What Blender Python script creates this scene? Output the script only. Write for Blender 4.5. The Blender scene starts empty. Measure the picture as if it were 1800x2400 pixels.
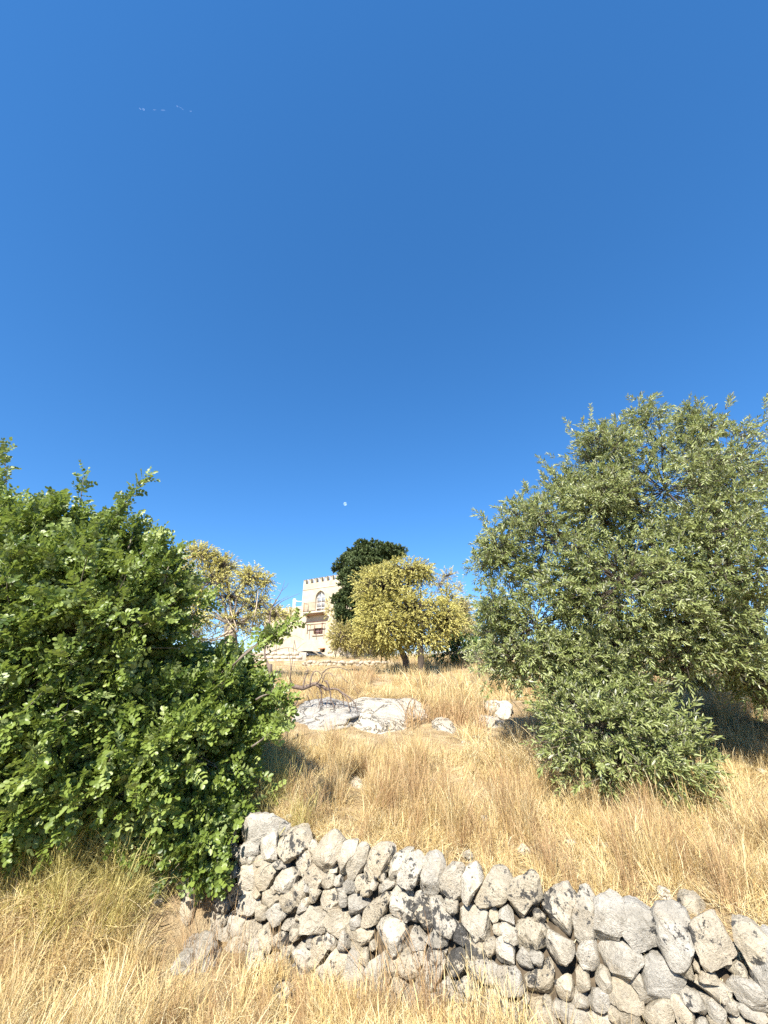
import bpy, bmesh, math, random
import numpy as np
from mathutils import Vector, Matrix
from mathutils.geometry import tessellate_polygon

rng = np.random.default_rng(11)
random.seed(11)
S = bpy.context.scene
COL = S.collection
R = math.radians

# ------------------------------------------------------------------ camera
EYE = np.array([0.0, 0.0, 2.6])
PITCH = R(21.5)
F = 940.0
cd = bpy.data.cameras.new('camera')
cam = bpy.data.objects.new('camera', cd)
COL.objects.link(cam)
cam.location = EYE
cam.rotation_euler = (math.pi / 2 + PITCH, 0, 0)
cd.sensor_fit = 'HORIZONTAL'
cd.sensor_width = 36
cd.lens = 36 * F / 1800
cd.clip_start = 0.05
cd.clip_end = 6000
S.camera = cam

# ------------------------------------------------------------------ sky, sun, exposure
SUN_AZ = R(-160)      # measured from the view direction (+Y), clockwise positive
SUN_EL = R(45)
sdir = Vector((math.sin(SUN_AZ) * math.cos(SUN_EL), math.cos(SUN_AZ) * math.cos(SUN_EL), math.sin(SUN_EL)))
W = bpy.data.worlds.new('World')
S.world = W
W.use_nodes = True
wn = W.node_tree.nodes
wl = W.node_tree.links
bg = wn['Background']
sky = wn.new('ShaderNodeTexSky')
sky.sky_type = 'NISHITA'
sky.sun_disc = False
sky.sun_elevation = SUN_EL
sky.sun_rotation = SUN_AZ
sky.altitude = 150
sky.air_density = 0.75
sky.dust_density = 0.0
sky.ozone_density = 6.0
hsv = wn.new('ShaderNodeHueSaturation')
hsv.inputs['Hue'].default_value = 0.504
hsv.inputs['Saturation'].default_value = 1.37
hsv.inputs['Value'].default_value = 1.24
gam = wn.new('ShaderNodeGamma')
gam.inputs['Gamma'].default_value = 0.72
wl.new(sky.outputs[0], gam.inputs['Color'])
wl.new(gam.outputs[0], hsv.inputs['Color'])
wl.new(hsv.outputs[0], bg.inputs['Color'])
bg.inputs['Strength'].default_value = 0.115
sd = bpy.data.lights.new('sun', 'SUN')
sd.energy = 4.6
sd.angle = R(0.53)
sd.color = (1.0, 0.945, 0.85)
so = bpy.data.objects.new('sun', sd)
COL.objects.link(so)
so.rotation_euler = sdir.to_track_quat('Z', 'Y').to_euler()
so.location = (-20, -20, 40)
S.view_settings.view_transform = 'Standard'
S.view_settings.look = 'None'
S.view_settings.gamma = 1
S.view_settings.use_curve_mapping = False
S.view_settings.exposure = 1.42
S.cycles.max_bounces = 6
S.cycles.diffuse_bounces = 3
S.cycles.glossy_bounces = 2
S.cycles.transparent_max_bounces = 8
S.cycles.caustics_reflective = False
S.cycles.caustics_refractive = False
S.cycles.use_denoising = False
S.cycles.use_adaptive_sampling = False

# ------------------------------------------------------------------ helpers
SUNV = np.array(sdir)      # leaves turn their faces to the light
CP, SP = math.cos(PITCH), math.sin(PITCH)


def ray(px, py):
    a = (px - 900) / F
    b = (1200 - py) / F
    return np.array([a, CP - SP * b, SP + CP * b])


def at(px, py, Y):
    r = ray(px, py)
    return EYE + r * (Y / r[1])


def mpp(p):
    """metres per source pixel at world point p"""
    q = np.asarray(p) - EYE
    return (q[1] * CP + q[2] * SP) / F


def hash3(i):
    i = i.astype(np.int64)
    n = (i[..., 0] * 374761393 + i[..., 1] * 668265263 + i[..., 2] * 2147483647 % 1274126177) & 0x7fffffff
    n = ((n ^ (n >> 13)) * 1274126177) & 0x7fffffff
    return ((n ^ (n >> 16)) & 0xffff) / 65535.0


def vnoise(p):
    p = np.asarray(p, float)
    i = np.floor(p)
    f = p - i
    f = f * f * (3 - 2 * f)
    out = 0
    for dx in (0, 1):
        for dy in (0, 1):
            for dz in (0, 1):
                w = (f[..., 0] if dx else 1 - f[..., 0]) * (f[..., 1] if dy else 1 - f[..., 1]) * (f[..., 2] if dz else 1 - f[..., 2])
                out = out + w * hash3(i + np.array([dx, dy, dz]))
    return out * 2 - 1


def fbm(p, o=3):
    p = np.asarray(p, float)
    s, a, t = 0, 1.0, 0
    for k in range(o):
        s = s + a * vnoise(p * (2 ** k) + 17.3 * k)
        t += a
        a *= .5
    return s / t


def norm(v):
    v = np.asarray(v, float)
    return v / np.maximum(np.linalg.norm(v, axis=-1, keepdims=True), 1e-9)


def sm(t):
    t = np.clip(t, 0, 1)
    return t * t * (3 - 2 * t)


def mesh_np(name, verts, polys, smooth=False, attrs=None):
    """polys: list of int arrays (n,k)"""
    me = bpy.data.meshes.new(name)
    verts = np.ascontiguousarray(verts, dtype=np.float32)
    me.vertices.add(len(verts))
    me.vertices.foreach_set('co', verts.ravel())
    polys = [np.asarray(p, dtype=np.int32) for p in polys if len(p)]
    loops = np.concatenate([p.ravel() for p in polys])
    tot = np.concatenate([np.full(len(p), p.shape[1], np.int32) for p in polys])
    start = np.concatenate([[0], np.cumsum(tot)[:-1]]).astype(np.int32)
    me.loops.add(len(loops))
    me.loops.foreach_set('vertex_index', loops)
    me.polygons.add(len(tot))
    me.polygons.foreach_set('loop_start', start)
    me.polygons.foreach_set('loop_total', tot)
    if smooth:
        me.polygons.foreach_set('use_smooth', np.ones(len(tot), bool))
    me.update(calc_edges=True)
    for k, v in (attrs or {}).items():
        a = me.attributes.new(k, 'FLOAT', 'POINT')
        a.data.foreach_set('value', np.ascontiguousarray(v, dtype=np.float32))
    return me


WLOC = {}


def link(name, me, mat, parent=None, origin=None, kind=None):
    """mesh data in world coordinates; the object's origin is moved to `origin`"""
    n = len(me.vertices)
    co = np.empty(n * 3, np.float32)
    me.vertices.foreach_get('co', co)
    co = co.reshape(-1, 3)
    if origin is None:
        origin = WLOC[parent.name] if parent else np.array([co[:, 0].mean(), co[:, 1].mean(), co[:, 2].min()])
    origin = np.asarray(origin, float)
    co -= origin
    me.vertices.foreach_set('co', co.ravel())
    me.update()
    o = bpy.data.objects.new(name, me)
    COL.objects.link(o)
    if mat is not None and not me.materials:
        me.materials.append(mat)
    place(o, origin, parent)
    if kind:
        o['kind'] = kind
    return o


def place(o, world, parent):
    world = np.asarray(world, float)
    if parent:
        o.parent = parent
        o.location = world - WLOC[parent.name]
    else:
        o.location = world
    WLOC[o.name] = world


def empty(name, loc):
    o = bpy.data.objects.new(name, None)
    o.empty_display_size = .2
    COL.objects.link(o)
    place(o, loc, None)
    return o


def tag(o, label, cat, group=None):
    o['label'] = label
    o['category'] = cat
    if group:
        o['group'] = group
    return o


class MB:
    def __init__(s):
        s.v, s.q, s.t, s.n, s.tint = [], [], [], 0, []

    def add(s, v, q=None, t=None, tint=.5):
        v = np.asarray(v, float)
        s.v.append(v)
        if q is not None and len(q):
            s.q.append(np.asarray(q) + s.n)
        if t is not None and len(t):
            s.t.append(np.asarray(t) + s.n)
        s.tint.append(np.broadcast_to(np.asarray(tint, float), (len(v),)))
        s.n += len(v)

    def tube(s, pts, rad, k=6, tint=.5, cap=True):
        pts = np.asarray(pts, float)
        n = len(pts)
        rad = np.broadcast_to(np.asarray(rad, float), (n,))
        T = norm(np.gradient(pts, axis=0))
        ref = np.array([0, 0, 1.0]) if abs(T[:, 2]).mean() < .9 else np.array([1.0, 0, 0])
        A = norm(np.cross(T, ref))
        B = np.cross(T, A)
        ang = np.arange(k) * 2 * np.pi / k
        v = pts[:, None] + rad[:, None, None] * (A[:, None] * np.cos(ang)[None, :, None] + B[:, None] * np.sin(ang)[None, :, None])
        v = v.reshape(-1, 3)
        i = np.arange(n - 1)[:, None] * k
        j = np.arange(k)[None]
        j2 = (j + 1) % k
        q = np.stack([i + j, i + j2, i + k + j2, i + k + j], -1).reshape(-1, 4)
        t = []
        if cap:
            v = np.vstack([v, pts[:1], pts[-1:]])
            a, b = n * k, n * k + 1
            t = [(a, (m + 1) % k, m) for m in range(k)] + [(b, (n - 1) * k + m, (n - 1) * k + (m + 1) % k) for m in range(k)]
        s.add(v, q, t, tint)

    def box(s, o, ax, ay, az, tint=.5):
        """o corner, three edge vectors"""
        o, ax, ay, az = (np.asarray(x, float) for x in (o, ax, ay, az))
        v = [o + i * ax + j * ay + k * az for k in (0, 1) for j in (0, 1) for i in (0, 1)]
        q = [(0, 2, 3, 1), (4, 5, 7, 6), (0, 1, 5, 4), (2, 6, 7, 3), (0, 4, 6, 2), (1, 3, 7, 5)]
        s.add(v, q, None, tint)

    def prism(s, poly, ext, tint=.5):
        """poly: list of 3d points (planar, may be concave), extruded by vector ext"""
        p = np.asarray(poly, float)
        n = len(p)
        v = np.vstack([p, p + np.asarray(ext, float)])
        tri = tessellate_polygon([[Vector(x) for x in p]])
        t = [tuple(x) for x in tri] + [(a + n, c + n, b + n) for a, b, c in tri]
        q = [(i, (i + 1) % n, (i + 1) % n + n, i + n) for i in range(n)]
        s.add(v, q, t, tint)

    def mesh(s, name, smooth=False):
        return mesh_np(name, np.vstack(s.v), [np.vstack(x) for x in (s.q, s.t) if x], smooth, {'tint': np.concatenate(s.tint)})

    def link(s, name, mat, parent=None, smooth=False, origin=None, kind=None):
        return link(name, s.mesh(name, smooth), mat, parent, origin, kind)


# ------------------------------------------------------------------ materials
def newmat(name):
    m = bpy.data.materials.new(name)
    m.use_nodes = True
    n = m.node_tree.nodes
    b = n['Principled BSDF']
    b.inputs['Specular IOR Level'].default_value = .25
    return m, n, m.node_tree.links, b


def ramp(n, stops, interp='LINEAR'):
    r = n.new('ShaderNodeValToRGB')
    e = r.color_ramp.elements
    r.color_ramp.interpolation = interp
    while len(e) < len(stops):
        e.new(.5)
    for x, (p, c) in zip(e, stops):
        x.position = p
        x.color = (c, c, c, 1) if isinstance(c, (int, float)) else (*c, 1)
    return r


def noise(n, l, vec, scale, detail=4, rough=.55, dist=0):
    t = n.new('ShaderNodeTexNoise')
    t.inputs['Scale'].default_value = scale
    t.inputs['Detail'].default_value = detail
    t.inputs['Roughness'].default_value = rough
    t.inputs['Distortion'].default_value = dist
    if vec is not None:
        l.new(vec, t.inputs['Vector'])
    return t.outputs['Fac']


def mixc(n, l, fac, a, b, mode='MIX'):
    x = n.new('ShaderNodeMix')
    x.data_type = 'RGBA'
    x.blend_type = mode
    for sock, val in ((x.inputs[0], fac), (x.inputs[6], a), (x.inputs[7], b)):
        if isinstance(val, (int, float)):
            sock.default_value = val
        elif isinstance(val, tuple):
            sock.default_value = (*val, 1)
        else:
            l.new(val, sock)
    return x.outputs[2]


def math_(n, l, op, a, b=0.0, clamp=False):
    x = n.new('ShaderNodeMath')
    x.operation = op
    x.use_clamp = clamp
    for sock, val in ((x.inputs[0], a), (x.inputs[1], b)):
        if isinstance(val, (int, float)):
            sock.default_value = val
        else:
            l.new(val, sock)
    return x.outputs[0]


def bump(n, l, b, h, strength=.5, dist=.02):
    x = n.new('ShaderNodeBump')
    x.inputs['Strength'].default_value = strength
    x.inputs['Distance'].default_value = dist
    l.new(h, x.inputs['Height'])
    l.new(x.outputs[0], b.inputs['Normal'])


def pos(n):
    return n.new('ShaderNodeNewGeometry').outputs['Position']


def leaf_mat(name, dark, mid, light, rough=.5, trans=.3, tcol=None, under=None, spec=.3):
    m, n, l, b = newmat(name)
    at_ = n.new('ShaderNodeAttribute')
    at_.attribute_name = 'tint'
    oi = n.new('ShaderNodeObjectInfo')
    f = math_(n, l, 'ADD', at_.outputs['Fac'], math_(n, l, 'MULTIPLY', math_(n, l, 'SUBTRACT', oi.outputs['Random'], .5), .35), True)
    r = ramp(n, [(0, dark), (.5, mid), (1, light)])
    l.new(f, r.inputs[0])
    c = r.outputs[0]
    if under:
        g = n.new('ShaderNodeNewGeometry')
        c = mixc(n, l, g.outputs['Backfacing'], c, under)
    l.new(c, b.inputs['Base Color'])
    b.inputs['Roughness'].default_value = rough
    b.inputs['Specular IOR Level'].default_value = spec
    tr = n.new('ShaderNodeBsdfTranslucent')
    if tcol:
        tr.inputs['Color'].default_value = (*tcol, 1)
    else:
        l.new(c, tr.inputs['Color'])
    mx = n.new('ShaderNodeMixShader')
    mx.inputs[0].default_value = trans
    l.new(b.outputs[0], mx.inputs[1])
    l.new(tr.outputs[0], mx.inputs[2])
    l.new(mx.outputs[0], n['Material Output'].inputs['Surface'])
    return m


def bark_mat(name, a, b_, scale=14):
    m, n, l, b = newmat(name)
    p = pos(n)
    mp = n.new('ShaderNodeMapping')
    mp.inputs['Scale'].default_value = (1, 1, .35)
    l.new(p, mp.inputs['Vector'])
    f = noise(n, l, mp.outputs[0], scale, 6, .65)
    r = ramp(n, [(.3, a), (.7, b_)])
    l.new(f, r.inputs[0])
    l.new(r.outputs[0], b.inputs['Base Color'])
    b.inputs['Roughness'].default_value = .9
    bump(n, l, b, f, .9, .03)
    return m


def stone_mat(name, dark, light, lichen=1.0, warm=(.40, .31, .19), scale=1.0, cracks=.0):
    m, n, l, b = newmat(name)
    p = pos(n)
    oi = n.new('ShaderNodeObjectInfo')
    rnd = oi.outputs['Random']
    big = noise(n, l, p, 6 * scale, 6, .65)
    r = ramp(n, [(.3, dark), (.52, tuple((x + y) / 2 for x, y in zip(dark, light))), (.68, light)])
    l.new(big, r.inputs[0])
    # every stone its own shade, greyer or warmer
    tone = ramp(n, [(0, (.74, .75, .77)), (.35, (1.0, .99, .97)), (.6, (.84, .80, .72)), (.85, (1.04, .98, .88)), (1, (.80, .80, .80))])
    l.new(rnd, tone.inputs[0])
    c = mixc(n, l, 1.0, r.outputs[0], tone.outputs[0], 'MULTIPLY')
    wf = ramp(n, [(.52, 0.0), (.74, .5)])
    l.new(noise(n, l, p, 3.3 * scale, 5, .65, .6), wf.inputs[0])
    c = mixc(n, l, wf.outputs[0], c, warm)
    fine = noise(n, l, p, 48 * scale, 6, .75)
    fr = ramp(n, [(.28, .62), (.46, 1.0), (.65, 1.10)])
    l.new(fine, fr.inputs[0])
    c = mixc(n, l, .85, c, fr.outputs[0], 'MULTIPLY')
    # grey film of old lichen
    gf = ramp(n, [(.55, 0.0), (.70, .38)])
    l.new(noise(n, l, p, 8.5 * scale, 6, .7, .3), gf.inputs[0])
    c = mixc(n, l, gf.outputs[0], c, (.27, .26, .24))
    # black crusts: blots whose edge is broken by a finer noise, and scattered specks
    dens = math_(n, l, 'SUBTRACT', noise(n, l, p, 2.1 * scale, 2, .5), .5)
    dens = math_(n, l, 'ADD', math_(n, l, 'MULTIPLY', dens, .9), math_(n, l, 'MULTIPLY', math_(n, l, 'SUBTRACT', rnd, .5), .16))
    bl = noise(n, l, p, 17 * scale, 7, .68, .2)
    s1 = math_(n, l, 'ADD', bl, math_(n, l, 'MULTIPLY', dens, .75))
    lr = ramp(n, [(.612, 0.0), (.642, .92 * lichen)])
    l.new(s1, lr.inputs[0])
    vo = n.new('ShaderNodeTexVoronoi')
    vo.inputs['Scale'].default_value = 34 * scale
    l.new(p, vo.inputs['Vector'])
    sp = math_(n, l, 'SUBTRACT', math_(n, l, 'ADD', .125, math_(n, l, 'MULTIPLY', dens, .9)), vo.outputs['Distance'])
    sr = ramp(n, [(.0, 0.0), (.07, .85 * lichen)])
    l.new(sp, sr.inputs[0])
    lf = math_(n, l, 'MAXIMUM', lr.outputs[0], sr.outputs[0])
    lc = ramp(n, [(.35, (.020, .020, .021)), (.6, (.07, .07, .07)), (.75, (.14, .14, .13))])
    l.new(fine, lc.inputs[0])
    c = mixc(n, l, lf, c, lc.outputs[0])
    h = math_(n, l, 'ADD', math_(n, l, 'MULTIPLY', noise(n, l, p, 11 * scale, 9, .72, .4), 1.0), math_(n, l, 'MULTIPLY', fine, .4))
    if cracks:
        cr_ = math_(n, l, 'ABSOLUTE', math_(n, l, 'SUBTRACT', noise(n, l, p, 2.4 * scale, 5, .6, .8), .5))
        k = ramp(n, [(.0, .85), (.018, 0.0)])
        l.new(cr_, k.inputs[0])
        kf = math_(n, l, 'MULTIPLY', k.outputs[0], cracks)
        c = mixc(n, l, kf, c, (.12, .095, .065))
        h = math_(n, l, 'SUBTRACT', h, math_(n, l, 'MULTIPLY', k.outputs[0], .8))
    l.new(c, b.inputs['Base Color'])
    b.inputs['Roughness'].default_value = .92
    b.inputs['Specular IOR Level'].default_value = .12
    bump(n, l, b, h, 1.0, .042 / scale)
    return m


M = {}
M['stone'] = stone_mat('limestone_with_lichen', (.345, .312, .252), (.605, .56, .475))
M['grey_rock'] = stone_mat('grey_lichen_limestone', (.40, .37, .315), (.66, .61, .53), .9, (.46, .38, .26), .6, .7)
M['white_rock'] = stone_mat('white_limestone', (.52, .475, .40), (.70, .65, .56), .55, (.52, .43, .30), .5, .8)
M['far_stone'] = stone_mat('far_limestone', (.36, .31, .24), (.50, .44, .35), .4, (.4, .31, .19), .7)
M['carob'] = leaf_mat('carob_leaf', (.050, .085, .015), (.185, .245, .046), (.38, .42, .16), .44, .26, (.30, .39, .06), (.22, .27, .10), .45)
M['olive'] = leaf_mat('olive_leaf', (.080, .105, .028), (.225, .260, .082), (.44, .46, .23), .45, .22, (.33, .37, .10), (.45, .46, .33), .45)
M['almond'] = leaf_mat('yellowing_leaf', (.28, .25, .06), (.57, .52, .16), (.72, .68, .34), .6, .3)
M['almond2'] = leaf_mat('pale_yellow_leaf', (.23, .20, .06), (.47, .41, .14), (.62, .56, .28), .6, .3)
M['pine'] = leaf_mat('dark_needle', (.020, .036, .011), (.050, .078, .024), (.11, .14, .048), .6, .08)
M['green'] = leaf_mat('green_leaf', (.03, .06, .015), (.06, .11, .025), (.11, .17, .04), .55, .2)
M['scrub'] = leaf_mat('dull_scrub_leaf', (.055, .05, .022), (.13, .12, .05), (.24, .21, .09), .6, .2)
M['bark_grey'] = bark_mat('grey_bark', (.10, .082, .062), (.26, .22, .17))
M['bark_dark'] = bark_mat('dark_bark', (.028, .021, .016), (.10, .078, .058))
M['bark_dead'] = bark_mat('dead_bark', (.10, .075, .06), (.24, .18, .145), 20)
M['bark_pale'] = bark_mat('pale_bare_wood', (.36, .28, .19), (.55, .45, .33), 20)


def straw_mat(name, stops, trans=.25):
    m, n, l, b = newmat(name)
    a = n.new('ShaderNodeAttribute')
    a.attribute_name = 'tint'
    oi = n.new('ShaderNodeObjectInfo')
    f = math_(n, l, 'ADD', math_(n, l, 'MULTIPLY', a.outputs['Fac'], .62), math_(n, l, 'MULTIPLY', oi.outputs['Random'], .38))
    r = ramp(n, stops)
    l.new(f, r.inputs[0])
    l.new(r.outputs[0], b.inputs['Base Color'])
    b.inputs['Roughness'].default_value = .6
    b.inputs['Specular IOR Level'].default_value = .2
    tr = n.new('ShaderNodeBsdfTranslucent')
    l.new(r.outputs[0], tr.inputs['Color'])
    mx = n.new('ShaderNodeMixShader')
    mx.inputs[0].default_value = trans
    l.new(b.outputs[0], mx.inputs[1])
    l.new(tr.outputs[0], mx.inputs[2])
    l.new(mx.outputs[0], n['Material Output'].inputs['Surface'])
    return m


M['straw'] = straw_mat('dry_straw', [(.08, (.33, .225, .10)), (.33, (.54, .39, .165)), (.62, (.68, .54, .275)), (.95, (.76, .68, .46))])
M['straw_red'] = straw_mat('reddish_straw', [(.1, (.27, .16, .08)), (.5, (.44, .29, .15)), (.9, (.62, .46, .25))])
M['straw_green'] = straw_mat('greenish_straw', [(.1, (.32, .27, .09)), (.5, (.52, .45, .16)), (.9, (.68, .60, .28))])

# ground
m, n, l, b = newmat('dry_ground')
p = pos(n)
r = ramp(n, [(.28, (.28, .185, .095)), (.5, (.43, .31, .17)), (.72, (.62, .51, .33))])
l.new(noise(n, l, p, 1.3, 6, .65, .3), r.inputs[0])
r2 = ramp(n, [(.3, .6), (.65, 1.1)])
fz = noise(n, l, p, 38, 6, .75)
l.new(fz, r2.inputs[0])
c = mixc(n, l, .85, r.outputs[0], r2.outputs[0], 'MULTIPLY')
l.new(c, b.inputs['Base Color'])
b.inputs['Roughness'].default_value = .95
b.inputs['Specular IOR Level'].default_value = .1
bump(n, l, b, fz, .9, .05)
M['ground'] = m

# cream plaster / coursed limestone of the house
def plaster(name, a, c2, joint, bw, bh, mortar=.012, js=.5):
    m, n, l, b = newmat(name)
    tc = n.new('ShaderNodeTexCoord')
    at_ = n.new('ShaderNodeAttribute')
    at_.attribute_name = 'uvw'
    br = n.new('ShaderNodeTexBrick')
    br.inputs['Scale'].default_value = 1
    br.inputs['Brick Width'].default_value = bw
    br.inputs['Row Height'].default_value = bh
    br.inputs['Mortar Size'].default_value = mortar
    br.inputs['Mortar Smooth'].default_value = .4
    br.inputs['Color1'].default_value = (1, 1, 1, 1)
    br.inputs['Color2'].default_value = (.84, .84, .84, 1)
    br.inputs['Mortar'].default_value = (joint, joint, joint, 1)
    l.new(at_.outputs['Vector'], br.inputs['Vector'])
    r = ramp(n, [(.3, a), (.68, c2)])
    p = pos(n)
    l.new(noise(n, l, p, .9, 6, .65), r.inputs[0])
    c = mixc(n, l, js, r.outputs[0], br.outputs['Color'], 'MULTIPLY')
    l.new(c, b.inputs['Base Color'])
    b.inputs['Roughness'].default_value = .9
    h = math_(n, l, 'ADD', br.outputs['Fac'], math_(n, l, 'MULTIPLY', noise(n, l, p, 9, 6, .7), -.6))
    bump(n, l, b, h, -.4, .02)
    return m


M['plaster'] = plaster('cream_limestone_masonry', (.40, .335, .235), (.55, .475, .36), .72, .62, .27)
M['block'] = plaster('cream_block_masonry', (.52, .44, .33), (.68, .60, .48), .62, .5, .25, .018, .7)


def flat(name, col, rough=.6, spec=.3, metal=0, var=.12, scale=6):
    m, n, l, b = newmat(name)
    f = noise(n, l, pos(n), scale, 4, .6)
    r = ramp(n, [(.3, tuple(x * (1 - var) for x in col)), (.7, tuple(min(1, x * (1 + var)) for x in col))])
    l.new(f, r.inputs[0])
    l.new(r.outputs[0], b.inputs['Base Color'])
    b.inputs['Roughness'].default_value = rough
    b.inputs['Specular IOR Level'].default_value = spec
    b.inputs['Metallic'].default_value = metal
    return m


M['trim'] = flat('pale_stone_trim', (.52, .46, .36), .85)
M['frame_white'] = flat('weathered_white_paint', (.62, .58, .52), .6)
M['frame_brown'] = flat('brown_wood', (.13, .06, .045), .6)
M['pane'] = flat('window_glass', (.22, .24, .26), .12, .8, 0, .25, 2)
M['curtain'] = flat('pink_curtain', (.42, .28, .26), .8)
M['dark'] = flat('dark_opening', (.012, .012, .014), .5)
M['rail'] = flat('rusty_iron', (.20, .13, .09), .7)
M['terracotta'] = flat('terracotta', (.42, .17, .09), .8)
M['tile_under'] = flat('brown_slab_edge', (.36, .22, .14), .8)
M['white_metal'] = flat('white_paint', (.78, .77, .74), .5)
M['carpaint'] = flat('black_car_paint', (.012, .012, .014), .18, .6, 0, .05)
M['glass_dark'] = flat('tinted_car_glass', (.02, .024, .028), .05, .9, 0, .05)
M['rubber'] = flat('tyre_rubber', (.02, .02, .02), .8)
M['chrome'] = flat('wheel_metal', (.45, .45, .46), .35, .5, .8)
M['lamp'] = flat('headlight_glass', (.7, .7, .72), .1, .8)
M['wire'] = flat('pale_wire', (.72, .72, .72), .6)
M['shaded_earth'] = flat('wall_core_shaded_earth', (.085, .066, .045), .95, .1, 0, .4, 12)  # earth core coloured dark so gaps between the wall stones read as shade

# ------------------------------------------------------------------ terrain
# the field wall: its top line in plan, seen from above
PW0 = np.array([-1.57, 5.25])
PW1 = np.array([2.34, 3.22])
WD = norm(PW1 - PW0)                       # along the wall, to the right
WN = np.array([WD[1], -WD[0]])             # out of its face, to the camera
if WN[1] > 0:
    WN = -WN


def gz(x, y):
    x = np.asarray(x, float)
    y = np.asarray(y, float)
    prof = np.interp(y, [-60, 3, 5, 6, 9, 14, 20, 29.5, 31.5, 40, 52, 70, 120, 600],
                     [-1.7, -1.72, -1.64, -1.54, -1.18, -.74, -.22, .22, .78, 1.0, 1.22, 1.2, -1.0, -24])
    prof = prof + .085 * np.clip(x - 2.2, 0, 9) * sm((y - 5) / 3.5) * (1 - sm((y - 26) / 14))
    prof = prof + .09 * fbm(np.stack([x * .35, y * .35, x * 0], -1)) + .035 * vnoise(np.stack([x * 1.7, y * 1.7, x * 0 + 4], -1))
    low = np.interp(y, [-60, -3, 0.6, 2.4, 3.4, 4.2, 5.2], [-1.3, -1.62, -1.72, -1.98, -2.22, -2.42, -2.40])
    low = low + .05 * fbm(np.stack([x * .8, y * .8, x * 0 + 9], -1))
    d = (x - PW0[0]) * -WN[0] + (y - PW0[1]) * -WN[1]
    lt = sm((-1.15 - x) / 2.3)
    c = .24 * (1 - lt) + (-1.3) * lt
    w = .22 * (1 - lt) + 1.7 * lt
    t = sm((d - c) / w + .5)
    return EYE[2] + low + (prof - low) * t


def wall_d(x, y):
    return (x - PW0[0]) * -WN[0] + (y - PW0[1]) * -WN[1]


def spaced(a, b, fine, n0, n1, ratio=1.13):
    xs = list(np.arange(n0, n1 + 1e-6, fine))
    st = fine
    v = n1
    while v < b:
        st *= ratio
        v += st
        xs.append(v)
    st = fine
    v = n0
    while v > a:
        st *= ratio
        v -= st
        xs.insert(0, v)
    return np.array(xs)


gx = spaced(-500, 500, .085, -5, 6)
gy = spaced(-60, 700, .085, 2.2, 8.0, 1.05)
X, Y_ = np.meshgrid(gx, gy)
V = np.stack([X, Y_, gz(X, Y_)], -1).reshape(-1, 3)
nx, ny = len(gx), len(gy)
i = (np.arange(ny - 1)[:, None] * nx + np.arange(nx - 1)[None]).ravel()
g = link('ground', mesh_np('ground', V, [np.stack([i, i + 1, i + nx + 1, i + nx], -1)], True), M['ground'], None, (0, 0, 0), 'structure')
g['label'] = 'dry straw covered hillside rising from the field wall to the house'


def onground(px, py, Y0=2.0):
    """where the ray of a photo pixel meets the terrain"""
    r = ray(px, py)
    t = np.linspace(1.5, 60, 3000)
    P = EYE + r * t[:, None]
    k = np.argmax(P[:, 2] < gz(P[:, 0], P[:, 1]))
    return P[k]


# ------------------------------------------------------------------ moon and the wisps of cloud
def ico(sub):
    bm = bmesh.new()
    bmesh.ops.create_icosphere(bm, subdivisions=sub, radius=1)
    v = np.array([x.co[:] for x in bm.verts])
    f = np.array([[x.index for x in fc.verts] for fc in bm.faces])
    bm.free()
    return norm(v), f


ICO = {k: ico(k) for k in (1, 2, 3, 4, 5)}


def sky_mat(name, col, strength_noise=None):
    """a sunlit body seen through bright air: the sky behind shows through its dark side"""
    m, n, l, b = newmat(name)
    df = n.new('ShaderNodeBsdfDiffuse')
    c = ramp(n, [(.35, tuple(x * .55 for x in col)), (.62, col)])
    tc = n.new('ShaderNodeTexCoord')
    l.new(noise(n, l, tc.outputs['Generated'], 3.2, 4, .6), c.inputs[0])
    l.new(c.outputs[0], df.inputs['Color'])
    tr = n.new('ShaderNodeBsdfTransparent')
    ad = n.new('ShaderNodeAddShader')
    l.new(df.outputs[0], ad.inputs[0])
    l.new(tr.outputs[0], ad.inputs[1])
    l.new(ad.outputs[0], n['Material Output'].inputs['Surface'])
    return m


v, f = ICO[5]
D = 3000
mc = EYE + norm(ray(809, 1181)) * D
mr = D * 4.1 / F
moon = link('moon', mesh_np('moon', mc + v * mr, [f], True), sky_mat('moon_rock', (.17, .17, .19)), None, mc)
tag(moon, 'small pale half lit daytime moon in the blue sky', 'moon')
mb = MB()
wr = np.random.default_rng(5)
for (x0, y0, x1, y1, wd) in ((326, 253, 331, 257, .9), (333, 256, 340, 257, 1.3), (358, 257, 366, 257.5, .6), (377, 258, 388, 258.6, 1.0), (413, 249, 418, 249.6, 1.1), (419, 250, 431, 257.5, .55), (444, 260.5, 450, 261, .6)):
    a, c = EYE + norm(ray(x0, y0)) * 2600, EYE + norm(ray(x1, y1)) * 2600
    k = 9
    t = np.linspace(0, 1, k)
    pts = a + (c - a) * t[:, None] + wr.normal(0, .4, (k, 3))
    mb.tube(pts, np.sin(t * np.pi) ** .7 * wd * 2.0 + .15, 8)
o = mb.link('thin_cloud', sky_mat('thin_cloud', (.13, .13, .14)), None, True, None, 'stuff')
tag(o, 'broken line of tiny white cloud wisps high in the sky', 'cloud')


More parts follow.
